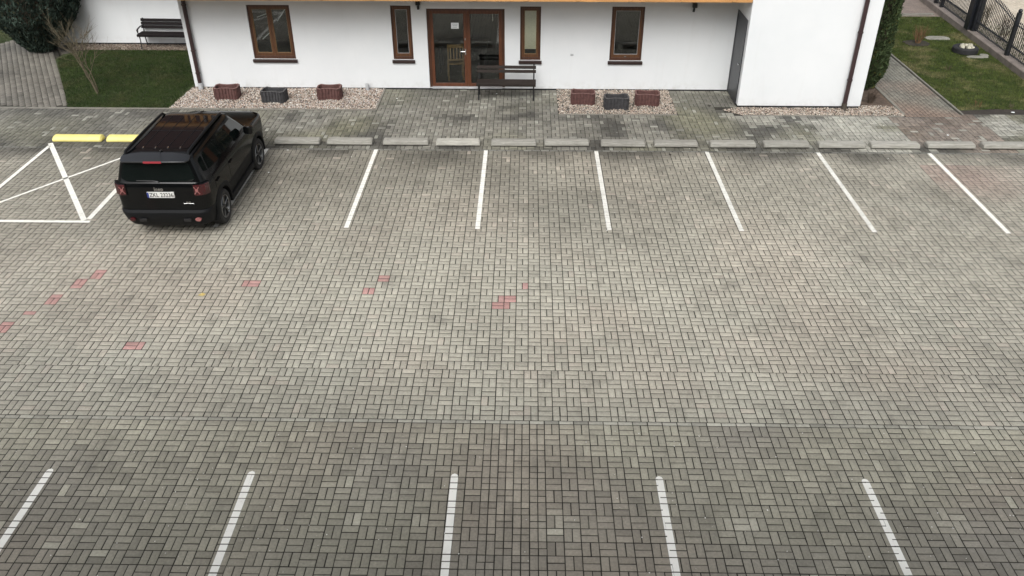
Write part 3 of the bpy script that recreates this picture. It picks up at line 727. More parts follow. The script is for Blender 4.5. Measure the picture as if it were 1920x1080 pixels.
bx('threshold', M['pipegrey'], door, x0 + .07, x1 - .07, y0 - .07, y0 + .1, z0 - .01, z0 + .028, .004)
hd = MB().tube([(mid - .05, y0 - .05, 1.02), (mid - .17, y0 - .05, 1.02)], .011, 8).tube([(mid - .05, y0 + .02, 1.02), (mid - .05, y0 - .05, 1.02)], .010, 8).build('handle', M['chrome'], door, True)
bx('lock_plate', M['chrome'], door, mid - .065, mid - .035, y0 + .006, y0 + .012, .92, 1.08)
bx('lock_plate', M['chrome'], door, mid - .06, mid - .04, y0 + .006, y0 + .012, 1.30, 1.36)
nt_ = bx('notice', M['paper'], door, -1.63, -1.43, y0 + .022, y0 + .026, 1.60, 1.75)
for k, (a, b) in enumerate(((-1.60, -1.46), (-1.59, -1.47), (-1.60, -1.48))): bx('print', M['ink'], nt_, a, b, y0 + .019, y0 + .0215, 1.71 - k * .04, 1.722 - k * .04)
# balcony with timber beam, deck, railing; upper storey; roof
bal = bx('balcony_beam', M['timber'], house, HX0 - 1.3, 5.725, -1.25, -1.13, 2.615, 2.86, .008)
for k in range(12):
    xx = -8.4 + k * 1.24; bx('balcony_post', M['timber'], bal, xx, xx + .09, -1.275, -1.252, 2.63, 3.8, .005)
for k in range(30):
    xx = HX0 + k * .478; bx('joist', M['timber'], bal, xx, xx + .08, -1.129, -.002, 2.66, 2.78)
bx('deck', M['timber'], bal, HX0 - 1.25, 5.72, -1.128, -.001, 2.785, 2.83)
bx('rail', M['timber'], bal, HX0 - 1.3, 5.72, -1.31, -1.22, 3.80, 3.88)
for k in range(70):
    xx = HX0 + .05 + k * .204; bx('baluster', M['timber'], bal, xx, xx + .09, -1.249, -1.225, 2.862, 3.798)
roof = MB(); roof.add([(HX0 - .7, -2.0, 5.15), (9.5, -2.0, 5.15), (9.5, 4.2, 9.6), (HX0 - .7, 4.2, 9.6), (9.5, 9.2, 6.0), (HX0 - .7, 9.2, 6.0), (HX0 - .7, -2, 5.4), (9.5, -2, 5.4), (9.5, 4.2, 9.85), (HX0 - .7, 4.2, 9.85), (9.5, 9.2, 6.25), (HX0 - .7, 9.2, 6.25)],
    [(0, 1, 2, 3), (3, 2, 4, 5), (6, 7, 8, 9), (9, 8, 10, 11), (0, 1, 7, 6), (5, 4, 10, 11), (0, 3, 9, 6), (3, 5, 11, 9), (1, 2, 8, 7), (2, 4, 10, 8)])
roof.build('roof', M['rooftile'], house)
mw = MB(); mw.add([(-17.0, 3.1, 4.7), (HX0 - .71, 3.1, 4.7), (HX0 - .71, 8.6, 11.3), (-17.0, 8.6, 11.3), (-17.0, 3.1, 4.95), (HX0 - .71, 3.1, 4.95), (HX0 - .71, 8.6, 11.55), (-17.0, 8.6, 11.55)], [(0, 3, 2, 1), (4, 5, 6, 7), (0, 1, 5, 4), (1, 2, 6, 5), (2, 3, 7, 6), (3, 0, 4, 7)])
mw.build('wing_roof', M['rooftile'], house)
wb = bx('wing_shade_balcony', M['timber'], house, -14.3, HX0 - .01, 2.72, 2.84, 2.40, 2.64, .008)  # unseen balcony added over the wing to shade its wall
bx('deck', M['timber'], wb, -14.3, HX0 - .01, 2.841, 3.919, 2.50, 2.58)  # deck of that added balcony, casting the shade
# downpipes
p1 = MB().tube([(-8.44, -.085, 5.2), (-8.44, -.085, .16)], .052, 12).build('downpipe', M['pipe'], house, True); tag(p1, 'dark brown downpipe with a pale grey foot by the left lawn')
for z in (.42, 1.02, 2.2): MB().tube([(-8.44, -.085, z), (-8.44, -.085, z + .035)], .064, 12).build('bracket', M['pipe'], p1, True)
MB().tube([(-8.44, -.085, .17), (-8.44, -.085, .02)], .066, 12).tube([(-8.44, -.085, .03), (-8.40, -.20, .02)], .05, 10).build('foot', M['pipegrey'], p1, True)
p2 = MB().tube([(8.41, -1.335, 6.0), (8.41, -1.335, .16)], .055, 12).build('downpipe', M['pipe'], house, True); tag(p2, 'dark brown downpipe with a muddy foot on the projecting block')
for z in (.75, 1.93): MB().tube([(8.41, -1.335, z), (8.41, -1.335, z + .035)], .067, 12).build('bracket', M['pipe'], p2, True)
MB().tube([(8.41, -1.335, .165), (8.41, -1.345, .06), (8.405, -1.37, -.01)], .064, 12).build('foot', M['pipemud'], p2, True)
# wall lamps, socket, vent stub
l1 = MB().box(-2.50, -2.385, -.13, -.04, 2.235, 2.33).box(-2.455, -2.43, -.04, -.001, 2.15, 2.30).box(-2.47, -2.415, -.10, -.02, 2.12, 2.20).build('wall_lamp', M['blackmetal'], house, bevel=.008); tag(l1, 'small black flood lamp above the left edge of the glass door')
l2 = MB().box(4.53, 4.65, -.12, -.03, 2.20, 2.30).box(4.575, 4.60, -.03, -.001, 2.1, 2.28).tube([(4.585, -.06, 2.20), (4.575, -.07, 2.09)], .03, 10).build('wall_lamp', M['blackmetal'], house, bevel=.006); tag(l2, 'small black sensor lamp under the balcony near the side recess')
bx('wall_socket', M['pipegrey'], house, 1.49, 1.57, -.012, -.001, .93, .985, .004)
vs = MB().tube([(-3.93, -.05, -.02), (-3.93, -.05, .12)], .05, 12).tube([(-3.93, -.05, .12), (-3.93, -.05, .17)], .043, 12).build('pipe_stub', M['pipegrey'], None, True); vs.location = (0, 12.05, 0); tag(vs, 'short grey pipe stub standing in gravel against the white wall', 'pipe')
# a chair, table and cabinet seen through the door
def chair(loc, rz):
    c = empty('chair', loc, rz); tag(c, 'light wooden slat-back chair standing inside behind the glass door', 'chair')
    for x in (-.2, .2):
        bx('leg', M['oak'], c, x - .02, x + .02, -.21, -.17, 0, 1.0, .004); bx('leg', M['oak'], c, x - .02, x + .02, .17, .21, 0, .43, .004)
    bx('seat', M['oak'], c, -.22, .22, -.168, .22, .431, .465, .006)
    bx('top_rail', M['oak'], c, -.178, .178, -.205, -.175, .90, .99, .004); bx('low_rail', M['oak'], c, -.178, .178, -.205, -.175, .55, .60, .004)
    for k in range(4): bx('slat', M['oak'], c, -.15 + k * .085, -.115 + k * .085, -.198, -.182, .601, .899)
    return c
chair((-1.62, 12.95, .021), R(8))
tb = empty('table', (-1.35, 13.75, .021)); tag(tb, 'dark table inside the room behind the wooden chair', 'table')
bx('table_top', M['cabinet'], tb, -.8, .6, -.4, .4, .72, .76, .005)
for x in (-.74, .54):
    for y in (-.35, .35): bx('leg', M['cabinet'], tb, x - .03, x + .03, y - .03, y + .03, 0, .719)
cb = empty('cabinet', (-.55, 14.6, .021)); tag(cb, 'dark cabinet with two upright metal handles inside the room', 'cabinet')
bx('carcass', M['cabinet'], cb, -.7, .7, -.05, .35, 0, 2.1, .005)
for x in (-.69, .005): bx('cabinet_door', M['cabinet'], cb, x, x + .685, -.075, -.051, .05, 2.05, .003)
for x in (-.09, .09): bx('handle', M['chrome'], cb, x - .012, x + .012, -.105, -.076, 1.15, 1.5)

# ------------------------------------------------------------------ benches
def bench(loc, rz, arms, label, wood, length=1.54):
    b = empty('park_bench', loc, rz); tag(b, label, 'bench', 'dark wooden benches'); hl = length / 2
    prof_back = [(.0, .42), (.02, .50), (.045, .62), (.085, .80)]
    for s in (-1, 1):
        x = s * (hl - .055)
        m = MB(); m.tube([(x, -.20, .0), (x, -.185, .12), (x, -.175, .28), (x, -.19, .40)], [.022, .017, .016, .022], 8)
        m.tube([(x, -.225, .008), (x, -.165, .008)], [.018, .018], 8); m.build('leg', M['blackmetal'], b, True)
        m = MB(); m.tube([(x, .22, .0), (x, .19, .14), (x, .16, .30), (x, .17, .41), (x, .20, .52), (x, .235, .66), (x, .27, .82)], [.022, .017, .017, .020, .018, .016, .020], 8)
        m.tube([(x, .245, .008), (x, .19, .008)], .018, 8); m.build('back_leg', M['blackmetal'], b, True)
        MB().tube([(x, -.20, .395), (x, .18, .395)], .018, 8).build('seat_bearer', M['blackmetal'], b, True)
        if arms:
            MB().tube([(x, -.19, .40), (x, -.23, .50), (x, -.20, .60), (x, .0, .63), (x, .22, .61)], [.02, .017, .022, .02, .017], 8).tube([(x, -.20, .60), (x, -.255, .58), (x, -.25, .53)], [.02, .022, .016], 8).build('armrest', M['blackmetal'], b, True)
    n = 4 if not arms else 5; dpt = .37 / n
    for k in range(n):
        y = -.21 + k * dpt; bx('seat_slat', wood, b, -hl, hl, y, y + dpt - .010, .415, .445, .005)
    bx('seat_slat', wood, b, -hl, hl, -.238, -.212, .375, .44, .005)
    for k, z in enumerate((.60, .70) if not arms else (.53, .63, .73)):
        t = (z - .52) / .30; y = .175 + t * .075
        m = MB(); m.add([(x, y + dy + dz * .25, z + dz) for dz in (0, .075) for dy in (-.014, .014) for x in (-hl, hl)], [(0, 1, 3, 2), (4, 6, 7, 5), (0, 4, 5, 1), (2, 3, 7, 6), (0, 2, 6, 4), (1, 5, 7, 3)])
        m.build('back_slat', wood, b, bevel=.005)
    return b
bench((-.185, 11.48, .003), R(-.6), False, 'dark slatted bench with thin iron legs in front of the glass door', M['benchwood'])
bench((-10.62, 15.70, .003), R(-2), True, 'dark slatted bench with iron armrests against the set-back wing wall', M['benchwood2'], 1.70)

# ------------------------------------------------------------------ planters
def planter(loc, mat, label, rz=0):
    p = empty('planter', loc, rz); p.scale = (1, 1, 1.0); tag(p, label, 'planter', 'concrete flower planters')
    out = []
    def seg(a, b, n): return [(a[0] + (b[0] - a[0]) * i / n, a[1] + (b[1] - a[1]) * i / n) for i in range(n)]
    front = [(x, -.215 + .06 * (1 - (x / .24) ** 2)) for x in np.linspace(-.24, .24, 49)]
    base = front + seg((.245, -.215), (.315, -.14), 8) + seg((.315, -.14), (.315, .14), 22) + seg((.315, .14), (.245, .215), 8) + [(-x, -y) for x, y in front] + seg((-.245, .215), (-.315, .14), 8) + seg((-.315, .14), (-.315, -.14), 22) + seg((-.315, -.14), (-.245, -.215), 8)
    n = len(base); fl = []
    for i, (x, y) in enumerate(base):
        k = .022 if (i % 8 < 3) else 0.0; fl.append((x - math.copysign(k, x) * (abs(x) > .3), y - math.copysign(k, y) * (abs(y) > .1 and abs(x) < .3)))
    inn = [(x * .88, y * .76) for x, y in base]
    mb = MB(); mb.loft([[(x, y, 0) for x, y in fl], [(x, y, .285) for x, y in fl], [(x * .985, y * .985, .30) for x, y in base], [(x, y, .30) for x, y in inn], [(x, y, .03) for x, y in inn]], cap=False)
    mb.build('shell', mat, p, 10)
    rim = MB(); rim.loft([[(x, y, .3005) for x, y in base], [(x * .99, y * .99, .306) for x, y in base], [(x * .89, y * .775, .306) for x, y in base], [(x * .885, y * .765, .3005) for x, y in base]], cap=False)
    rim.build('rim', M['redrim'] if mat is M['redconc'] else M['charrim'], p)  # rim coloured paler than the shell, for contrast with the hollow
    MB().add([(x, y, .045 + random.uniform(-.006, .006)) for x, y in inn], [tuple(range(n))]).build('soil', M['soil'], p)
    return p
planter((-7.50, 11.36, .004), M['redconc'], 'red-brown concrete planter by the left downpipe, first in the gravel', R(3))
planter((-6.20, 11.13, .004), M['charconc'], 'charcoal concrete planter under the wide window in the left gravel', R(-4))
planter((-4.81, 11.38, .004), M['redconc'], 'red-brown concrete planter alone between wide window and door', R(2))
planter((1.80, 11.12, .004), M['redconc'], 'red-brown concrete planter in right gravel, on the bench side', R(-2))
planter((2.63, 10.79, .004), M['charconc'], 'charcoal concrete planter between two red ones in right gravel', R(2))
planter((3.45, 11.07, .004), M['redconc'], 'red-brown concrete planter in right gravel, on the side-recess side', R(-3))

# ------------------------------------------------------------------ parked car
CAR = empty('parked_car', (-6.245, 4.50, .002), R(.6), .955); CAR.scale = (.94, .955, .99)
tag(CAR, 'black compact off-road car parked rear out with roof rails and glass roof', 'car')
def rr(yr, yf, hw, r, z, n=7, rf=None):
    rf = rf or r; P = []
    for cx, cy, a0, q in ((hw - r, yr + r, -90, r), (hw - rf, yf - rf, 0, rf), (-hw + rf, yf - rf, 90, rf), (-hw + r, yr + r, 180, r)):
        for k in range(n):
            a = R(a0 + 90 * k / (n - 1)); P.append((cx + q * math.cos(a), cy + q * math.sin(a), z))
    return P
low = [(.22, -.52, 3.15, .76, .20, .3), (.30, -.70, 3.34, .84, .26, .4), (.42, -.78, 3.41, .872, .26, .42), (.56, -.835, 3.43, .888, .25, .42), (.61, -.835, 3.43, .893, .25, .42), (.645, -.79, 3.41, .893, .22, .40)]
up = [(.645, -.772, 3.405, .892, .22, .40), (.70, -.765, 3.405, .898, .22, .38), (.82, -.76, 3.40, .900, .21, .36), (.95, -.762, 3.385, .897, .20, .34), (1.03, -.764, 3.35, .890, .20, .32), (1.07, -.763, 3.26, .882, .20, .32), (1.092, -.762, 3.10, .874, .20, .30), (1.10, -.761, 2.72, .869, .20, .30), (1.108, -.760, 2.36, .864, .20, .34), (1.15, -.751, 2.33, .850, .19, .34), (1.172, -.738, 2.30, .840, .17, .34),
      (1.185, -.726, 2.28, .834, .15, .34), (1.37, -.70, 2.03, .771, .14, .30), (1.56, -.665, 1.78, .706, .13, .26), (1.60, -.66, 1.73, .690, .13, .24), (1.632, -.63, 1.65, .660, .13, .22), (1.652, -.57, 1.53, .60, .13, .2), (1.66, -.40, 1.35, .42, .12, .15)]
mk = lambda T: [rr(yr, yf, hw, r, z, 7, rf) for z, yr, yf, hw, r, rf in T]
cut = MB()
for s in (-1, 1):
    for y in (0, 2.57):
        ring = lambda x: [(x, y + .405 * math.cos(6.2832 * k / 36), .345 + .405 * math.sin(6.2832 * k / 36)) for k in range(36)]
        cut.loft([ring(s * .58), ring(s * 1.1)])
cutter = cut.build('arch_cutter', M['carplastic'])
def cutobj(mb, name, mat):
    o = mb.build(name, mat, None, 32); b = o.modifiers.new('b', 'BOOLEAN'); b.object = cutter; b.solver = 'EXACT'
    dg = bpy.context.evaluated_depsgraph_get(); me = bpy.data.meshes.new_from_object(o.evaluated_get(dg)); o.modifiers.clear(); o.data = me; me.name = name
    me.polygons.foreach_set('use_smooth', [True] * len(me.polygons)); me.set_sharp_from_angle(angle=R(28))
    o.parent = CAR; return o
body = cutobj(MB().loft(mk(up)), 'body', M['carpaint'])
clad = cutobj(MB().loft(mk(low)), 'lower_cladding', M['carplastic'])
bpy.data.objects.remove(cutter)
zs_ = [t[0] for t in up]; hw_ = [t[3] for t in up]; yr_ = [t[1] for t in up]
sx = lambda z: float(np.interp(z, zs_, hw_)); ry = lambda z: float(np.interp(z, zs_, yr_))
def panel(name, mat, pts, off=.004, parent=CAR, smooth=False):
    """closed plate from 3D outline points, thickened along its normal"""
    P = [Vector(p) for p in pts]; n = Vector((0, 0, 0))
    for i in range(len(P)): n += P[i].cross(P[(i + 1) % len(P)])
    n.normalize(); c = sum(P, Vector()) / len(P); out = c - Vector((0, .9, .9))
    if n.dot(out) < 0: n = -n
    mb = MB(); m = len(P); mb.add([p - n * .01 for p in P] + [p + n * off for p in P], [tuple(range(m - 1, -1, -1)), tuple(range(m, 2 * m))] + [(i, (i + 1) % m, m + (i + 1) % m, m + i) for i in range(m)])
    return mb.build(name, mat, parent)
def rc(poly, r=.04, n=4):
    out = []
    m = len(poly)
    for i in range(m):
        p, a, b = Vector(poly[i]), Vector(poly[i - 1]), Vector(poly[(i + 1) % m]); ra = min(r, (a - p).length * .45); rb = min(r, (b - p).length * .45)
        A = p + (a - p).normalized() * ra; B = p + (b - p).normalized() * rb
        for k in range(n + 1):
            t = k / n; out.append(tuple(A * (1 - t) ** 2 + p * 2 * t * (1 - t) + B * t * t))
    return out
for s in (-1, 1):
    tr_ = lambda q: [(s * sx(z), y, z) for y, z in q]
    panel('window', M['carglass'], tr_(rc([(.62, 1.20), (1.96, 1.20), (1.90, 1.27), (1.58, 1.525), (.62, 1.54)])))
    panel('window', M['carglass'], tr_(rc([(-.27, 1.24), (.55, 1.20), (.55, 1.54), (-.22, 1.535)])))
    panel('window', M['carglass'], tr_(rc([(-.50, 1.30), (-.33, 1.25), (-.29, 1.525), (-.48, 1.51)])))
    # door panels stand a little proud of the side
    for nm, ya, yb in (('door', .60, 2.02), ('door', -.26, .585)):
        rows = []; 
        for z in np.linspace(.67, 1.13, 8):
            lo = ya
            if ya < 0: lo = max(ya, math.sqrt(max(0, .47 ** 2 - (z - .345) ** 2)) if abs(z - .345) < .47 else ya)
            hi = yb if yb < 1 else yb + (.16 if z < .8 else .0) * 0
            rows.append((z, lo, hi))
        mb = MB(); vs_ = []
        for z, lo, hi in rows: vs_ += [(s * (sx(z) + .0045), lo, z), (s * (sx(z) + .0045), hi, z)]
        fs = [(2 * i, 2 * i + 1, 2 * i + 3, 2 * i + 2) for i in range(len(rows) - 1)]
        vi = [(v[0] - s * .02, v[1], v[2]) for v in vs_]; k = len(vs_); m2 = len(rows)
        edge = [2 * i for i in range(m2)] + [2 * i + 1 for i in range(m2 - 1, -1, -1)]
        mb.add(vs_ + vi, fs + [(edge[i], edge[(i + 1) % len(edge)], k + edge[(i + 1) % len(edge)], k + edge[i]) for i in range(len(edge))])
        d = mb.build(nm, M['carpaint'], CAR, 40)
        hy = lo + .12 if ya > 0 else .42
        MB().box(s * (sx(.98) + .004), s * (sx(.98) + .035), (ya + .05 if ya > 0 else -.20), (ya + .22 if ya > 0 else -.03), .965, .995).build('handle', M['carpaint'], d, bevel=.008)
    # roof rail
    MB().tube([(s * .60, -.56, 1.635), (s * .60, -.50, 1.685), (s * .60, -.2, 1.70), (s * .60, .5, 1.705), (s * .60, 1.32, 1.695), (s * .60, 1.44, 1.68), (s * .59, 1.52, 1.63)], [.024, .026, .025, .025, .025, .026, .024], 8).build('roof_rail', M['carplastic'], CAR, True)
    # mirror
    MB().loft([[(s * (.90 + dx), 1.83 + yy * k, 1.20 + zz * k) for yy, zz in ((-.07, -.08), (.06, -.07), (.08, .0), (.05, .085), (-.07, .09))] for dx, k in ((0, .55), (.03, .95), (.17, 1.0), (.20, .7))]).build('mirror', M['carpaint'], CAR, 40, bevel=.01)
    # wheel-arch flares
    for y in (0, 2.57):
        rings = []
        for k in range(25):
            a = R(-8 + 196 * k / 24); c, q = math.cos(a), math.sin(a)
            sq = 1 / max(abs(c), abs(q), .80) ** .35
            ri, ro = .402, .402 + .075
            rings.append([(s * .80, y + ri * c, .345 + ri * q), (s * .918, y + ri * c, .345 + ri * q), (s * .922, y + (ri + .03) * c * sq, .345 + (ri + .03) * q * sq), (s * .905, y + ro * c * sq, .345 + ro * q * sq), (s * .80, y + ro * c * sq, .345 + ro * q * sq)])
        MB().loft(rings).build('arch_flare', M['carplastic'], CAR, 35)
    MB().box(s * .80, s * .905, .46, 2.11, .235, .36).build('side_sill', M['carplastic'], CAR, bevel=.02)
    # tail light: chamfered block round the corner with a crossed bar
    pl = [(.635, -.780), (.775, -.772), (.855, -.715), (.905, -.62), (.905, -.58), (.635, -.58)]
    tl = MB().prism([(s * x, y) for x, y in pl], .925, 1.165).build('tail_light', M['carpaint'], CAR, bevel=.012)
    pl = [(.655, -.790), (.775, -.783), (.862, -.722), (.905, -.64), (.905, -.60), (.655, -.60)]
    MB().prism([(s * x, y) for x, y in pl], .940, 1.150).build('lens', M['redlens'], tl, bevel=.01)
    for (xa, za, xb, zb) in ((.668, .975, .765, 1.115), (.668, 1.115, .765, .975)):
        MB().tube([(s * xa, -.793, za), (s * xb, -.790, zb)], .009, 6).build('cross_bar', M['pinklens'], tl)
    MB().tube([(s * .717, -.785, 1.045), (s * .717, -.802, 1.045)], .028, 12).build('reverse_lamp', M['pinklens'], tl, True)
    fg = MB().loft([rr_ for rr_ in [[(s * (.64 + .058 * math.cos(t)), y, .475 + .036 * math.sin(t)) for t in np.linspace(0, 6.2832, 17)[:-1]] for y in (-.74, -.848)]]).build('fog_lamp', M['pinklens'] if s > 0 else M['redlens'], CAR, bevel=.008)
    MB().box(s * .36, s * .50, -.842, -.80, .43, .49).build('tow_eye_cover', M['rimdark'], CAR, bevel=.008)
    # head lamp
    MB().loft([[(s * (.62 + .10 * math.cos(t)), y, .90 + .10 * math.sin(t)) for t in np.linspace(0, 6.2832, 25)[:-1]] for y in (3.28, 3.405)]).build('headlight', M['plate'], CAR, bevel=.01)
# front grille
for k in range(7): bx('grille_slot', M['rimdark'], CAR, -.36 + k * .11, -.30 + k * .11, 3.37, 3.412, .78, .98, .01)
# rear glass, tailgate trim, wiper
pts = rc([(-.71, 1.25), (-.60, 1.195), (0, 1.185), (.60, 1.195), (.71, 1.25), (.61, 1.545), (-.61, 1.545)], .05)
mb = MB(); mm = len(pts); vsr = [(x, ry(z) - .004 + .055 * max(0, (abs(x) - .52) / .18) ** 2 * 0, z) for x, z in pts]
mb.add([(x, y + .03, z) for x, y, z in vsr] + vsr, [tuple(range(mm - 1, -1, -1)), tuple(range(mm, 2 * mm))] + [(i, (i + 1) % mm, mm + (i + 1) % mm, mm + i) for i in range(mm)])
rg = mb.build('rear_window', M['carglass'], CAR)
MB().tube([(.0, -.745, 1.195), (-.10, -.742, 1.212), (-.42, -.738, 1.215)], [.014, .010, .006], 6).build('wiper', M['rimdark'], rg)
# windscreen
panel_pts = [(-.60, 2.24, 1.215), (.60, 2.24, 1.215), (.52, 1.813, 1.535), (-.52, 1.813, 1.535)]
pv = [Vector(p) for p in panel_pts]; nrm = (pv[1] - pv[0]).cross(pv[2] - pv[0]).normalized(); nrm = nrm if nrm.y > 0 else -nrm
MB().add([p - nrm * .02 for p in pv] + [p + nrm * .012 for p in pv], [(0, 3, 2, 1), (4, 5, 6, 7), (0, 1, 5, 4), (1, 2, 6, 5), (2, 3, 7, 6), (3, 0, 4, 7)]).build('windscreen', M['carglass'], CAR)
# roof glass panels, antenna, spoiler, brake light
ro_z = 1.6575
for ya, yb in ((-.28, .56), (.585, 1.40)):
    o = MB().prism(rc([(-.52, ya), (.52, ya), (.52, yb), (-.52, yb)], .05), ro_z - .02, ro_z + .006).build('roof_panel', M['roofglass'], CAR, bevel=.003)
for k in range(4):
    xx = -.36 + .24 * k
    rb = MB().tube([(xx, -.25, ro_z + .007), (xx, 1.36, ro_z + .007)], .006, 6).build('roof_glint_line', M['carplastic'], CAR)  # thin bars modelling the lines reflected along the roof glass
    MB().tube([(xx, -.285, ro_z + .010), (xx, -.235, ro_z + .010)], .010, 6).build('glint_tip', M['chrome'], rb)  # bright tips model the glints at the ends of those lines
MB().box(-.50, .50, .564, .581, ro_z - .02, ro_z + .010).build('roof_divider', M['carplastic'], CAR)
sp = MB().loft([[(-.64 * k, y, z) for y, z in P] if False else [(xx, y, z) for y, z in P] for xx, P in ((-.655, ((-.60, 1.595), (-.69, 1.585), (-.69, 1.605), (-.58, 1.642))), (-.60, ((-.56, 1.60), (-.775, 1.58), (-.775, 1.605), (-.55, 1.658))), (-.3, ((-.55, 1.61), (-.805, 1.59), (-.805, 1.615), (-.50, 1.672))), (.3, ((-.55, 1.61), (-.805, 1.59), (-.805, 1.615), (-.50, 1.672))), (.60, ((-.56, 1.60), (-.775, 1.58), (-.775, 1.605), (-.55, 1.658))), (.655, ((-.60, 1.595), (-.69, 1.585), (-.69, 1.605), (-.58, 1.642))))]).build('spoiler', M['spoiler'], CAR, 30, bevel=.006)
MB().box(-.17, .17, -.818, -.79, 1.583, 1.618).build('brake_light', M['brakered'], sp, bevel=.006)
MB().tube([(.05, -.42, 1.665), (.05, -.47, 1.69)], [.03, .012], 8).tube([(.05, -.46, 1.685), (.05, -.62, 1.86)], [.006, .004], 6).build('antenna', M['rimdark'], CAR)
# number plate and lettering
def text(name, body_, size, mat, parent, loc, align='CENTER', ext=.0015):
    cu = bpy.data.curves.new(name, 'FONT'); cu.body = body_; cu.size = size; cu.align_x = align; cu.align_y = 'CENTER'; cu.extrude = ext; cu.offset = size * .008
    o = bpy.data.objects.new(name, cu); COL.objects.link(o); dg = bpy.context.evaluated_depsgraph_get(); dg.update()
    me = bpy.data.meshes.new_from_object(o.evaluated_get(dg)); bpy.data.objects.remove(o)
    me.materials.clear(); me.materials.append(mat)
    q = bpy.data.objects.new(name, me); COL.objects.link(q); q.parent = parent; q.rotation_euler = (R(90), 0, 0); q.location = loc; return q
npl = MB().box(-.26, .26, -.790, -.75, .895, 1.005).build('number_plate', M['plate'], CAR, bevel=.004); tag(npl, 'white number plate reading ZKL 23236')
MB().box(-.258, -.222, -.7925, -.7905, .898, 1.002).build('blue_band', M['blue'], npl)
t = text('lettering', 'ZKL 23236', .112, M['inkblack'], npl, (.018, -.792, .950)); t.scale = (.90, 1.02, 1)
# blend body text: chrome maker lettering above the plate, small badge below right
text('lettering', 'Jeep', .105, M['chrome'], CAR, (-.02, -.776, 1.062), ext=.004)
text('badge', '4x4', .06, M['chrome'], CAR, (.50, -.776, .80), ext=.004)
MB().tube([(.40, -.772, .775), (.60, -.772, .775)], .006, 6).build('badge_underline', M['chrome'], CAR)
# wheels
def wheel(x, y, s, steer=0):
    wz = empty('wheel', (x, y, .345)); wz.parent = CAR; wz.rotation_euler = (0, 0, steer)
    prof = [(-.10, .225), (-.115, .26), (-.112, .315), (-.085, .340), (.085, .340), (.112, .315), (.115, .26), (.10, .225)]
    n = 40; mb = MB(); mb.loft([[(px, r * math.cos(6.2832 * k / n), r * math.sin(6.2832 * k / n)) for px, r in prof] for k in range(n)] + [[(px, r, 0) for px, r in prof]], cap=False)
    mb.build('tyre', M['tyre'], wz, 30)
    MB().loft([[(s * px, r * math.cos(6.2832 * k / n), r * math.sin(6.2832 * k / n)) for k in range(n)] for px, r in ((.103, .228), (.112, .222), (.10, .205), (.03, .195))], cap=False).build('rim', M['rim'], wz, 40)
    MB().tube([(s * .02, 0, 0), (s * .035, 0, 0)], .2, 32).build('rim_well', M['rimdark'], wz)
    for k in range(5):
        a0 = 6.2832 * k / 5 + .3
        for da in (-.17, .17):
            a = a0 + da
            m = MB(); m.tube([(s * .075, .045 * math.cos(a0), .045 * math.sin(a0)), (s * .085, .13 * math.cos(a0 + da * .8), .13 * math.sin(a0 + da * .8)), (s * .098, .212 * math.cos(a), .212 * math.sin(a))], [.018, .013, .013], 6)
            m.build('spoke', M['rim'] if da > 0 else M['rimdark'], wz, True)
    MB().tube([(s * .05, 0, 0), (s * .098, 0, 0)], [.052, .036], 16).build('hub_cap', M['rimdark'], wz, 40)
for s in (-1, 1):
    wheel(s * .79, 0, s); wheel(s * .79, 2.57, s, R(-4))
MB().box(-.60, .60, -.55, 3.1, .20, .55).build('underbody', M['rimdark'], CAR)

# ------------------------------------------------------------------ evergreens and shrubs
def evergreen(name, loc, h, rfun, n, mat, label, seed, lean=(0, 0), sq=(1, 1)):
    t = empty(name, loc); tag(t, label, 'evergreen'); rg_ = np.random.default_rng(seed)
    MB().tube([(0, 0, -.03), (lean[0] * .1, lean[1] * .1, h * .45), (lean[0] * .5, 0, h * .85)], [.09, .06, .02], 8).build('trunk', M['trunk'], t, True)
    z = rg_.uniform(0, 1, n) ** .95; th = rg_.uniform(0, 6.2832, n); rad = np.array([rfun(q) for q in z])
    lump = np.array([1 + .16 * noise.noise(Vector((math.cos(a) * 2.2, math.sin(a) * 2.2, q * h * 1.6 + seed))) + .09 * noise.noise(Vector((math.cos(a) * 6, math.sin(a) * 6, q * h * 5 + seed))) for a, q in zip(th, z)])
    dep = 1 - np.abs(rg_.normal(0, .10, n)); rr_ = rad * lump * dep
    P = np.stack([rr_ * np.cos(th) * sq[0] + lean[0] * z, rr_ * np.sin(th) * sq[1] + lean[1] * z, z * h + .04], 1)
    # small upright sprays: two crossed slim leaf faces each
    d = np.stack([np.cos(th) * .45, np.sin(th) * .45, np.full(n, .9)], 1) + rg_.normal(0, .35, (n, 3)); d /= np.linalg.norm(d, axis=1)[:, None]
    sdv = np.cross(d, rg_.normal(0, 1, (n, 3))); sdv /= np.linalg.norm(sdv, axis=1)[:, None]
    L_ = rg_.uniform(.05, .11, n)[:, None]; W_ = rg_.uniform(.012, .026, n)[:, None]
    V = np.stack([P - d * L_ * .3, P + sdv * W_ + d * L_ * .25, P + d * L_, P - sdv * W_ + d * L_ * .25], 1).reshape(-1, 3)
    F = np.arange(4 * n).reshape(n, 4); k = rg_.uniform(.6, 1.45, (n, 1)); T = np.ones((n, 4)); T[:, :3] = k * np.array([1, 1, .95]) 
    br = rg_.random(n) < .05; T[br, :3] *= np.array([1.7, 1.15, .8])
    o = link('crown', np_mesh('crown', V, F, mat, np.repeat(T, 4, axis=0)), t)
    core = MB(); core.loft([[(rfun(q) * .72 * math.cos(a) * sq[0] + lean[0] * q, rfun(q) * .72 * math.sin(a) * sq[1] + lean[1] * q, q * h + .05) for a in np.linspace(0, 6.2832, 17)[:-1]] for q in np.linspace(.01, .97, 14)])
    core.build('inner_twigs', M['trunk'], t, True)
    return t
evergreen('evergreen_shrub', (-14.35, 15.35, 0), 4.3, lambda q: 1.24 * (min(1, .26 + q * 2.7)) * (1 - max(0, q - .45) / .6) ** .6 + .04, 52000, M['thujaL'], 'big dark blue-green evergreen beside the wing wall and left path', 5)
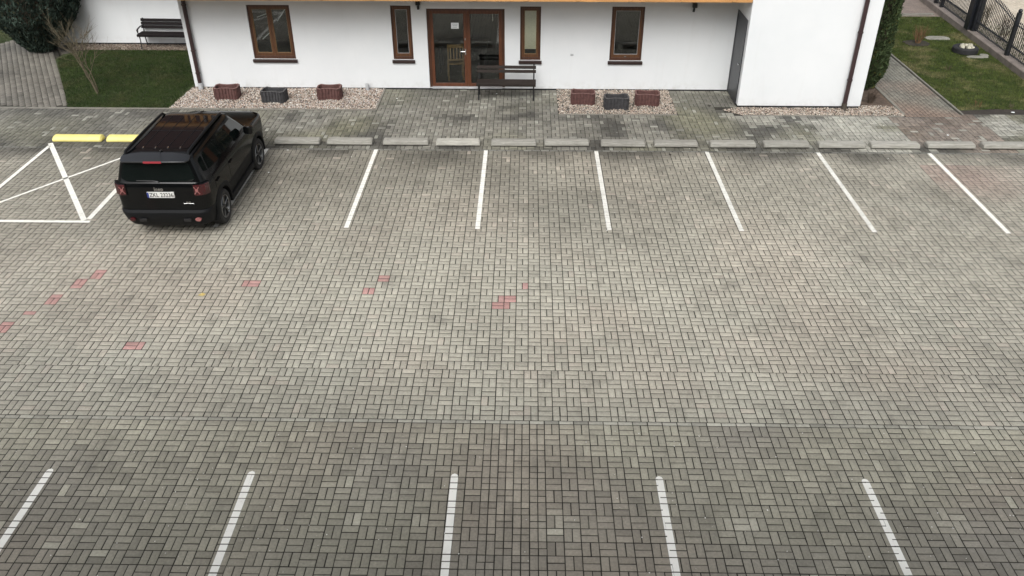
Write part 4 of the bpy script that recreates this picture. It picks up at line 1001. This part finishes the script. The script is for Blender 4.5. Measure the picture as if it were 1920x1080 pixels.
evergreen('evergreen_column', (9.40, 12.45, 0), 5.0, lambda q: .50 * (min(1, .55 + q * 4)) * (1 - max(0, q - .6) / .45) ** .6 + .03, 26000, M['thujaR'], 'slim dark green columnar evergreen behind the white block corner', 9)
evergreen('evergreen_column', (9.55, 13.9, 0), 4.6, lambda q: .50 * (min(1, .55 + q * 4)) * (1 - max(0, q - .6) / .45) ** .6 + .03, 14000, M['thujaR'], 'second columnar evergreen, partly hidden behind the first by the brick path', 14)
def twigs(name, loc, stems, mat, label, cat, seed, spread, hgt, lv=3, kids=4, r0=.016, leanv=(0, 0), tips=None):
    rnd = random.Random(seed); t = empty(name, loc); tag(t, label, cat)
    def grow(mb, p, d, ln, r, lev):
        pts = [p]; dd = d.copy()
        for k in range(4):
            dd = (dd + Vector((rnd.gauss(0, .10), rnd.gauss(0, .10), rnd.gauss(.03, .05)))).normalized(); pts.append(pts[-1] + dd * ln / 4)
        mb.tube(pts, [r * (1 - .16 * k) for k in range(5)], 5 if lev == 0 else 4)
        if lev >= lv: return
        for c in range(kids):
            f = rnd.uniform(.35, 1.0); i = min(3, int(f * 4)); q = pts[i].lerp(pts[i + 1], f * 4 - i)
            nd = (dd + Vector((rnd.gauss(0, spread), rnd.gauss(0, spread), rnd.gauss(.05, spread * .6)))).normalized()
            grow(mb, q, nd, ln * rnd.uniform(.45, .75), r * .55, lev + 1)
    for s in range(stems):
        mb = MB(); a = rnd.uniform(0, 6.28); d = Vector((math.cos(a) * .18 + leanv[0], math.sin(a) * .18 + leanv[1], 1)).normalized()
        grow(mb, Vector((math.cos(a) * .05 * (stems > 1), math.sin(a) * .05 * (stems > 1), -.02)), d, hgt, r0, 0)
        mb.build('branch', mat, t, True)
    return t
twigs('bare_shrub', (-11.10, 11.62, 0), 4, M['bark'], 'leafless pale-twigged shrub on the left lawn before the evergreen', 'shrub', 21, .36, 1.10, 3, 4, .019, (-.36, .06))
sh = twigs('bare_shrub', (12.5, 16.5, 0), 16, M['redtwig'], 'low reddish leafless shrub in a dark soil ring on the right lawn', 'shrub', 33, .25, .42, 1, 4, .010)
MB().prism([(.42 * math.cos(a) * random.uniform(.85, 1.1), .33 * math.sin(a) * random.uniform(.85, 1.1)) for a in np.linspace(0, 6.2832, 19)[:-1]], -.01, .028).build('soil_ring', M['soil'], sh)
twigs('low_plant', (11.9, 11.0, 0), 9, M['redtwig'], 'small dry plant at the soil edge by the brick path', 'plant', 41, .4, .16, 1, 3, .005)
twigs('low_plant', (12.65, 10.85, 0), 9, M['bark'], 'small dry plant beside white litter on the soil edge', 'plant', 43, .4, .14, 1, 3, .005)
twigs('low_plant', (9.25, 11.25, 0), 40, M['trunk'], 'dry brown tangle of stems at the foot of the columnar evergreen', 'plant', 47, .5, .26, 1, 3, .006)
tp = twigs('low_plant', (12.35, 13.9, 0), 8, M['trunk'], 'tiny dark tuft in the middle of the right lawn', 'plant', 49, .4, .13, 1, 3, .006)

# ------------------------------------------------------------------ tyre planter and slabs on the right lawn
ty = empty('tyre_planter', (13.58, 15.62, 0)); tag(ty, 'old black tyre filled with pale stones on the right lawn', 'planter')
n = 36; prof = [(.20, .02), (.235, .0), (.33, .0), (.365, .03), (.365, .15), (.33, .18), (.235, .18), (.20, .16)]
MB().loft([[(r * math.cos(6.2832 * k / n), r * math.sin(6.2832 * k / n), z) for r, z in prof] for k in range(n)] + [[(r, 0, z) for r, z in prof]], cap=False).build('tyre', M['tyre'], ty, 30)
MB().prism([(.24 * math.cos(a), .24 * math.sin(a)) for a in np.linspace(0, 6.2832, 25)[:-1]], 0, .13).build('soil', M['soil'], ty)
def rock(name, r, mat, parent=None, flat=.7, seed=0):
    b = bmesh.new(); bmesh.ops.create_icosphere(b, subdivisions=2, radius=r)
    for v in b.verts: v.co *= 1 + .28 * noise.noise(v.co / r * 1.3 + Vector((seed, 0, 0))); v.co.z *= flat
    me = bpy.data.meshes.new(name); b.to_mesh(me); b.free(); me.materials.append(mat); me.polygons.foreach_set('use_smooth', [True] * len(me.polygons)); me.set_sharp_from_angle(angle=R(35))
    return link(name, me, parent)
for k, (x, y, z, r) in enumerate(((-.10, .02, .17, .085), (.04, -.10, .17, .075), (.14, .06, .18, .10), (-.04, .13, .18, .08), (.0, .02, .22, .06), (-.14, -.08, .16, .055), (.16, -.09, .165, .06))):
    o = rock('stone', r, M['rock'], ty, .75, k * 3.3); o.location = (x, y, z)
for k, (x, y, lx, ly, lab) in enumerate(((13.35, 17.05, .75, .38, 'flat grey paving slab lying in the lawn behind the tyre'), (13.75, 15.12, .62, .20, 'long grey slab lying in grass just before the tyre'), (14.02, 15.30, .24, .20, 'small broken pale slab beside the tyre'))):
    o = MB().prism([(lx / 2 * a, ly / 2 * b) for a, b in ((-1, -.8), (-.2, -1), (.9, -.9), (1, .2), (.7, .9), (-.5, 1), (-1.05, .3))], 0, .035).build('slab', M['slab'], None, bevel=.01); o.location = (x, y, .002); tag(o, lab, 'slab')

# ------------------------------------------------------------------ fence on its low wall
FX = lambda y: 14.22 + .064 * (y - 13.1)
fw = MB(); ys = [9.0, 12, 15, 18, 20.2, 23.5]
fw.loft([[(FX(y) - .10, y, -.05), (FX(y) - .10, y, .17), (FX(y) - .08, y, .19), (FX(y) + .18, y, .19), (FX(y) + .18, y, -.05)] for y in ys])
fwo = fw.build('fence_wall', simple('pinkish_concrete', (.235, .20, .175), .9, .25, 3, bump=.004), None); tag(fwo, 'low concrete plinth wall carrying the black fence', 'wall')
fence = empty('steel_fence', (0, 0, .19)); tag(fence, 'black steel picket fence with spear tips along the right lawn', 'fence')
def post(y, w_, h_, ball=True):
    x = FX(y) + .04; m = MB().box(x - w_, x + w_, y - w_, y + w_, 0, h_)
    o = m.build('post', M['fence'], fence, bevel=.006)
    if ball:
        b = bmesh.new(); bmesh.ops.create_uvsphere(b, u_segments=12, v_segments=8, radius=.06); me = bpy.data.meshes.new('finial'); b.to_mesh(me); b.free(); me.materials.append(M['fence']); f = link('finial', me, o); f.location = (x, y, h_ + .05)
    return o
Y1, Y2, Y3 = 14.75, 17.35, 20.2
post(Y1, .055, 1.22); post(Y2 - .05, .075, 1.45, False); post(Y3, .055, 1.2); post(Y3 + .55, .055, 1.2); post(12.1, .055, 1.2)
bxm = MB().box(FX(Y2) - .12, FX(Y2) + .22, Y2 + .03, Y2 + .30, 0, 1.28).build('meter_cabinet', M['fence'], fence, bevel=.01)
pk = {}
def picket(x, y, z0, z1):
    h = round(z1 - z0, 2)
    if h not in pk:
        m = MB().tube([(0, 0, 0), (0, 0, h - .07)], .011 if h > .5 else .006, 5); m.tube([(0, 0, h - .07), (0, 0, h - .045), (0, 0, h)], [.013, .022, .002], 5); o = m.build('picket', M['fence'], fence); pk[h] = o.data
    else: o = link('picket', pk[h], fence)
    o.location = (x, y, z0)
def section(ya, yb, top, n):
    for k in range(1, n):
        y = ya + (yb - ya) * k / n; picket(FX(y) + .04, y, .05, top((y - ya) / (yb - ya)))
        y2 = y - (yb - ya) / n / 2; picket(FX(y2) + .04, y2, .05, .36)
    P = [(FX(ya + (yb - ya) * t) + .04, ya + (yb - ya) * t, top(t) - .13) for t in np.linspace(0, 1, 13)]
    MB().tube(P, .016, 6).build('rail', M['fence'], fence, True)
    for zz in (.09, .30): MB().tube([(FX(ya) + .04, ya, zz), (FX(yb) + .04, yb, zz)], .015, 6).build('rail', M['fence'], fence)
section(12.1, Y1, lambda t: 1.02, 24)
section(Y1, Y2 - .05, lambda t: round(1.02 + .28 * math.sin(math.pi * .5 * min(1, t * 1.15)) , 2), 24)
section(Y2 + .30, Y3, lambda t: 1.02, 26)
section(Y3, Y3 + .55, lambda t: 1.02, 5)
section(Y3 + .55, 23.5, lambda t: 1.02, 24)
# the plot behind the fence
for k, (x, y, h, lab) in enumerate(((15.3, 16.9, .5, 'dry shrub behind the arched fence bay'), (15.6, 15.9, .45, 'brown dry shrub behind the fence post'), (15.35, 14.6, .4, 'greenish dry shrub beyond the lower fence bay'), (15.5, 18.6, .5, 'dry shrub behind the fence beyond the dark cabinet'))):
    twigs('dry_shrub', (x, y, 0), 14, M['bark'] if k % 2 else M['trunk'], lab, 'shrub', 60 + k, .45, h, 2, 4, .008)
grass('dry_grass', [(14.8, 12), (16.6, 12.4), (16.4, 17.5), (15.9, 19.2), (15.0, 20)], 2500, M['grassR'], beyond, (.03, .10))
o = rock('boulder', .2, M['rock'], None, .7, 77); o.location = (15.75, 17.6, .08); tag(o, 'pale boulder seen through the arched fence bay', 'rock')

# ------------------------------------------------------------------ litter and small marks
for k, (x, y, s, mname, lab, cat) in enumerate(((-3.05, 11.35, .028, 'paper', 'white scrap on the paving beside the left gravel edge', 'litter'), (-.45, 11.75, .03, 'paper', 'white scrap on the ground behind the bench', 'litter'),
        (-5.22, 6.75, .022, 'paper', 'white scrap beside the front wheel of the car', 'litter'), (-5.10, 7.95, .022, 'paper', 'white scrap by the first grey wheel stop', 'litter'),
        (10.35, 9.1, .035, 'paper', 'white scrap lying on the brown part of the walkway', 'litter'), (12.62, 10.62, .05, 'paper', 'white crumpled scrap on the soil edge', 'litter'),
        (3.6, 7.85, .04, 'soil', 'dark leaf lying near a stall line by the stops', 'leaf'), (5.05, 10.95, .06, 'soil', 'dark clump on paving near the recess gravel', 'leaf'), (2.75, 10.38, .05, 'soil', 'dark leaf on gravel edge under charcoal planter', 'leaf'))):
    speck('litter' if cat == 'litter' else 'fallen_leaf', x, y, s, M[mname], lab, cat)
chalk = painted('chalk_mark', [(-5.14, 1.90), (-5.04, 1.88), (-5.02, 1.96), (-5.10, 2.00)], simple('yellow_chalk', (.55, .42, .14), .9), driveway, 'small yellow chalk mark on the driveway pavers')

# ------------------------------------------------------------------ the building the photograph was taken from
nb = empty('apartment_building', (0, -16, 0)); tag(nb, 'pale apartment building facing the car park from the near side', 'building')
bx('wall', M['facade'], nb, -16, 16, -6, 5.7, -.03, 8.7)
bx('roof', M['rooftile'], nb, -16.4, 16.4, -6.4, 5.95, 8.702, 9.0)
for f in range(3):
    for k in range(9):
        x = -13.2 + k * 3.3; wv = bx('window', M['frame'], nb, x - .7, x + .7, 5.702, 5.73, .9 + f * 2.8, 2.3 + f * 2.8); bx('pane', M['carglass'], wv, x - .62, x + .62, 5.732, 5.74, .98 + f * 2.8, 2.22 + f * 2.8)
